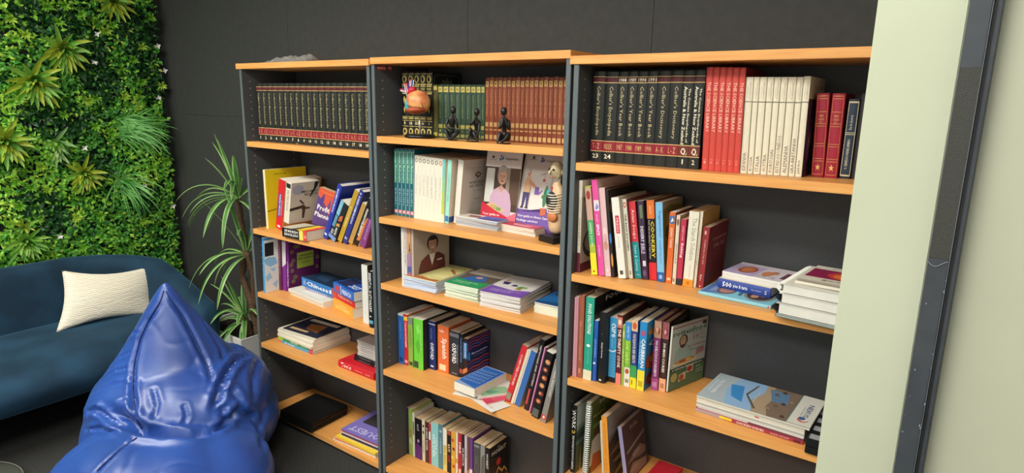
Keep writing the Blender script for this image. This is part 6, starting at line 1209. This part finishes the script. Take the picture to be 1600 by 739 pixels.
trunks = [[(-.05, .0, .31), loc_(392, 470, .17), loc_(378, 430, .17), loc_(384, 385, .17), loc_(377, 350, .17), HD1 + Vector((0, 0, -.02))], [(-.03, .0, .31), loc_(399, 480, .19), loc_(396, 430, .18), HD2], [(-.12, -.01, .31), HD3]]
for t_ in trunks:
    pts = [Vector(p) for p in t_]
    P_ = []
    for i in range(len(pts)-1):
        for k in range(5): P_.append(pts[i].lerp(pts[i+1], k/5))
    P_.append(pts[-1])
    mb = MB(); mb.tube(P_, [.021 - .006*i/len(P_) + .003*math.sin(i*2.3) for i in range(len(P_))], tk, 10); mb.build('trunk', pl, smooth=True)
m_, nt, bs = nodes_mat('striped_dracaena_leaf')
DL = [leafmat('dracaena_leaf_edge', '94b86c', 'b4d08c'), leafmat('dracaena_leaf_centre', '3c7c34', '549444')]
random.seed(21)
def dleaf(head, yaw_, el, L, W, droop):
    d = Vector((math.cos(yaw_)*math.cos(el), math.sin(yaw_)*math.cos(el), math.sin(el)))
    n = 12; pos = Vector(head); V, F = [], []; side = Vector((-math.sin(yaw_), math.cos(yaw_), 0))
    for i in range(n+1):
        s = i/n; w_ = W*max(.03, math.sin(PI*(.12 + .88*s))**.6)
        nn = side.cross(d).normalized()
        V += [pos + side*w_/2 + nn*w_*.22, pos + side*w_*.26 + nn*w_*.08, pos, pos - side*w_*.26 + nn*w_*.08, pos - side*w_/2 + nn*w_*.22]
        d = (d + Vector((0, 0, -droop/n*(1 + s)))).normalized(); pos = pos + d*L/n
        if pos.y + PY > YB - .02: pos.y = YB - .02 - PY
        if pos.x + PX > -.022 and pos.z > 0: pos.x = -.022 - PX
    mb = MB()
    for j in range(4):
        mb.add(V, [(i*5+j, i*5+j+1, (i+1)*5+j+1, (i+1)*5+j) for i in range(n)], DL[0] if j in (0, 3) else DL[1]) if False else None
    fA = [(i*5+j, i*5+j+1, (i+1)*5+j+1, (i+1)*5+j) for i in range(n) for j in (0, 3)]; fB = [(i*5+j, i*5+j+1, (i+1)*5+j+1, (i+1)*5+j) for i in range(n) for j in (1, 2)]
    me = bpy.data.meshes.new('leaf'); me.from_pydata([tuple(v) for v in V], [], fA + fB); me.materials.append(DL[0]); me.materials.append(DL[1])
    me.polygons.foreach_set('material_index', [0]*len(fA) + [1]*len(fB)); me.polygons.foreach_set('use_smooth', [True]*(len(fA)+len(fB))); me.update()
    link('leaf', me, pl)
for hd, n, L in ((HD1, 24, .35), (HD2, 17, .36), (HD3, 24, .27)):
    for i in range(n):
        yw = random.uniform(PI*.55, PI*1.85) if random.random() < .8 else random.uniform(0, 2*PI)
        ring = i/n; el = 1.35 - 1.3*ring
        dleaf(hd + Vector((0, 0, -.03*ring)), yw, el, L*random.uniform(.75, 1.15), .027*random.uniform(.8, 1.15), random.uniform(1.0, 2.0) if el < 1.1 else random.uniform(.2, .9))

# ------------------------------------------------------------------ blue bean bag
def leatherette():
    m, nt, bs = nodes_mat('royal_blue_vinyl'); tc = nt.nodes.new('ShaderNodeTexCoord'); n1 = nt.nodes.new('ShaderNodeTexNoise'); n1.inputs['Scale'].default_value = 3; n1.inputs['Detail'].default_value = 3
    cr = nt.nodes.new('ShaderNodeValToRGB'); e = cr.color_ramp.elements; e[0].position = .3; e[0].color = lin('1b3a80'); e[1].position = .7; e[1].color = lin('2850a0')
    vo = nt.nodes.new('ShaderNodeTexVoronoi'); vo.inputs['Scale'].default_value = 420
    n2 = nt.nodes.new('ShaderNodeTexNoise'); n2.inputs['Scale'].default_value = 14; n2.inputs['Detail'].default_value = 3
    b1 = nt.nodes.new('ShaderNodeBump'); b1.inputs['Strength'].default_value = .12; b1.inputs['Distance'].default_value = .001
    b2_ = nt.nodes.new('ShaderNodeBump'); b2_.inputs['Strength'].default_value = .12; b2_.inputs['Distance'].default_value = .008
    for q in (n1, vo, n2): nt.links.new(tc.outputs['Object'], q.inputs['Vector'])
    nt.links.new(n1.outputs['Fac'], cr.inputs[0]); nt.links.new(cr.outputs[0], bs.inputs['Base Color'])
    nt.links.new(vo.outputs['Distance'], b1.inputs['Height']); nt.links.new(n2.outputs['Fac'], b2_.inputs['Height']); nt.links.new(b2_.outputs[0], b1.inputs['Normal']); nt.links.new(b1.outputs[0], bs.inputs['Normal'])
    bs.inputs['Roughness'].default_value = .36; bs.inputs['Specular IOR Level'].default_value = .7; bs.inputs['Sheen Weight'].default_value = .12; bs.inputs['Sheen Roughness'].default_value = .45; bs.inputs['Sheen Tint'].default_value = lin('a8c0ec')
    return m
BM_ = leatherette()
bb = empty('bean_bag', (.15, -.55, 0), 'big royal blue vinyl bean bag with a pointed back, on the carpet before the sofa', 'bean bag')
mb = MB()
mb.ball((.125, -.463, .20), (.405, .405, .235), BM_, 32)
mb.ball((.125, -.455, .33), (.375, .375, .22), BM_, 32)
prof = [(.004, .875), (.02, .855), (.055, .80), (.105, .72), (.155, .64), (.205, .56), (.262, .48), (.32, .40), (.36, .32), (.37, .22), (.36, .1)]
n = 36; vs = []
for r_, z in prof:
    f = (z - .2) / .67
    cx = .10 + .03*max(0, f)**1.5; cy = -.47 - .02*max(0, f)
    for k in range(n):
        a = 2*PI*k/n
        # flattened towards the sitter
        dx, dy = math.cos(a), math.sin(a); fr_ = dx*.85 - dy*.5
        rr = r_*(1 - .18*max(0, fr_))
        vs.append((cx + dx*rr, cy + dy*rr, z))
mb.add(vs, [(i*n+k, i*n+(k+1) % n, (i+1)*n+(k+1) % n, (i+1)*n+k) for i in range(len(prof)-1) for k in range(n)] + [tuple(range(n)), tuple((len(prof)-1)*n + k for k in range(n))], BM_)
mb.ball((.39, -.72, .15), (.40, .38, .215), BM_, 32)
mb.ball((.17, -.77, .10), (.24, .21, .16), BM_, 24)
mb.ball((.50, -.60, .14), (.30, .28, .19), BM_, 24)
me = bpy.data.meshes.new('tmp'); me.from_pydata(mb.v, [], mb.f)
o = bpy.data.objects.new('tmp', me); COL.objects.link(o)
rm = o.modifiers.new('r', 'REMESH'); rm.mode = 'VOXEL'; rm.voxel_size = .009
sm = o.modifiers.new('s', 'SMOOTH'); sm.iterations = 24; sm.factor = .5
dg = bpy.context.evaluated_depsgraph_get(); dg.update()
res = bpy.data.meshes.new_from_object(o.evaluated_get(dg)); bpy.data.objects.remove(o)
bm = bmesh.new(); bm.from_mesh(res); bm.normal_update()
tree = BVHTree.FromBMesh(bm)
def hit(u, v):
    h = tree.ray_cast(CP, ray(u, v).normalized()); return h[0]
def polyline(px):
    P_ = []
    for i in range(len(px)-1):
        (a, b_), (c_, d_) = px[i], px[i+1]; k = max(2, int(math.hypot(c_-a, d_-b_)/5))
        for j in range(k): P_.append(hit(a + (c_-a)*j/k, b_ + (d_-b_)*j/k))
    P_.append(hit(*px[-1])); return [p for p in P_ if p]
CREASE = [  # image polyline, depth, half width
 ([(250, 478), (232, 500), (218, 530), (209, 570), (207, 610), (213, 655), (224, 674)], .012, .010),
 ([(268, 470), (285, 492), (305, 530), (322, 566), (330, 592), (326, 612)], .012, .010),
 ([(160, 640), (185, 650), (224, 676), (262, 680), (300, 681), (330, 677)], .035, .020),
 ([(330, 678), (355, 660), (372, 640), (392, 650), (405, 668)], .018, .014),
 ([(334, 640), (343, 605), (356, 578), (371, 560), (388, 556)], .022, .014), ([(352, 600), (366, 575), (380, 568)], .010, .007),
 ([(128, 648), (150, 640), (175, 655), (200, 668)], .024, .010),
 ([(135, 672), (160, 668), (185, 676)], .016, .008), ([(222, 676), (190, 700), (165, 722), (150, 737)], .008, .007),
 ([(345, 640), (352, 655), (346, 672)], .014, .012), ([(362, 500), (375, 520), (370, 545)], .012, .012), ([(340, 600), (365, 612), (378, 632)], .014, .014),
 ([(240, 655), (246, 632), (240, 608)], .006, .009), ([(285, 668), (292, 650), (288, 634)], .006, .008),
 ([(150, 612), (175, 600), (200, 598)], .010, .007), ([(165, 580), (185, 560), (203, 550)], .009, .006), ([(170, 640), (185, 628), (203, 622)], .009, .006), ([(158, 596), (178, 580), (202, 574)], .008, .006), ([(190, 530), (202, 522), (215, 520)], .008, .008),
 ([(350, 500), (366, 512), (380, 530), (388, 548)], .012, .012), ([(330, 520), (345, 545), (350, 565)], .010, .012), ([(300, 480), (318, 500), (328, 520)], .008, .010),
 ([(404, 560), (395, 590), (398, 620)], .010, .016), ([(415, 640), (405, 670), (412, 700)], .010, .016), ([(350, 600), (345, 620), (352, 640)], .010, .010)]
cr_pts = [([p for p in polyline(px)], dp, wd) for px, dp, wd in CREASE]
from mathutils.kdtree import KDTree
for pts, dp, wd in cr_pts:
    if len(pts) < 2: continue
    kd = KDTree(len(pts))
    for i, p in enumerate(pts): kd.insert(p, i)
    kd.balance(); L_ = len(pts)
    for v in bm.verts:
        co, i, d = kd.find(v.co)
        if d < wd*4:
            fade = min(1, (i+1)/(L_*.2), (L_-i)/(L_*.2)); x = d/wd
            v['o'] if False else None
            v.co -= v.normal * dp * 1.3 * fade * (math.exp(-x*x) - .35*math.exp(-((x-2.1)**2)))
# soft folds gathered under the back and round the sides
for v in bm.verts:
    p = v.co
    a = math.atan2(p.y + .5, p.x - .12)
    f = .0028*math.sin(a*17 + 3*noise.noise(p*4) + p.z*6)*max(0, 1 - abs(p.z - .33)/.22) + (.004*noise.noise(p*3)) - .007*max(0, .12 - abs(noise.noise(p*6 + Vector((3, 1, 2)))))/.12*max(0, noise.noise(p*2.5) + .25)
    tri = max(0, 1 - ((p - Vector((.32, -.62, .52))).length/.22)**2)
    v.co += v.normal * f * (1 - .8*tri)
    if v.co.z < .004: v.co.z = .004
bm.normal_update(); bm.to_mesh(res)
tree = BVHTree.FromBMesh(bm); bm.free()
res.materials.clear(); res.materials.append(BM_); res.polygons.foreach_set('use_smooth', [True]*len(res.polygons))
res.polygons.foreach_set('material_index', [0]*len(res.polygons))
o = link('shell', res, bb); loc(o, bb)
for px in ([(256, 452), (251, 470), (232, 500), (218, 530), (209, 570), (207, 610), (213, 655), (222, 672)], [(258, 453), (266, 468), (285, 492), (305, 530), (322, 566), (330, 592)], [(222, 678), (190, 700), (165, 722), (150, 737)]):
    P_ = polyline(px)
    if len(P_) > 3:
        Q_ = [(P_[max(0, i-1)] + P_[i] + P_[min(len(P_)-1, i+1)])/3 + (CP - P_[i]).normalized()*.002 for i in range(len(P_))]
        mb = MB(); mb.tube(Q_, .0028, mat('152a66', .5), 6); o = mb.build('seam', bb, smooth=True); loc(o, bb)
# a flat round floor cushion whose piped edge shows in the lower left corner
fc = empty('floor_cushion', (-.374, -1.202, 0), 'grey-green round floor cushion with piped rim, at the lower left corner of the photo', 'floor cushion')
b = MB(); b.lathe([(0, .012), (0, .018)] + [(.25 - .012 + .012*math.sin(a), .012 - .012*math.cos(a)) for a in [k*PI/8 for k in range(9)]][::-1] + [(0, .001)], noise_mat('grey_green_canvas', '3a3c34', '4a4b42', 300, .95, .5, .001), 48); b.build('pad', fc, smooth=True)
b = MB(); b.tube([(.249*math.cos(k*PI/32), .249*math.sin(k*PI/32), .024) for k in range(65)], .003, mat('6a6b60', .8), 6); b.build('piping', fc, smooth=True)
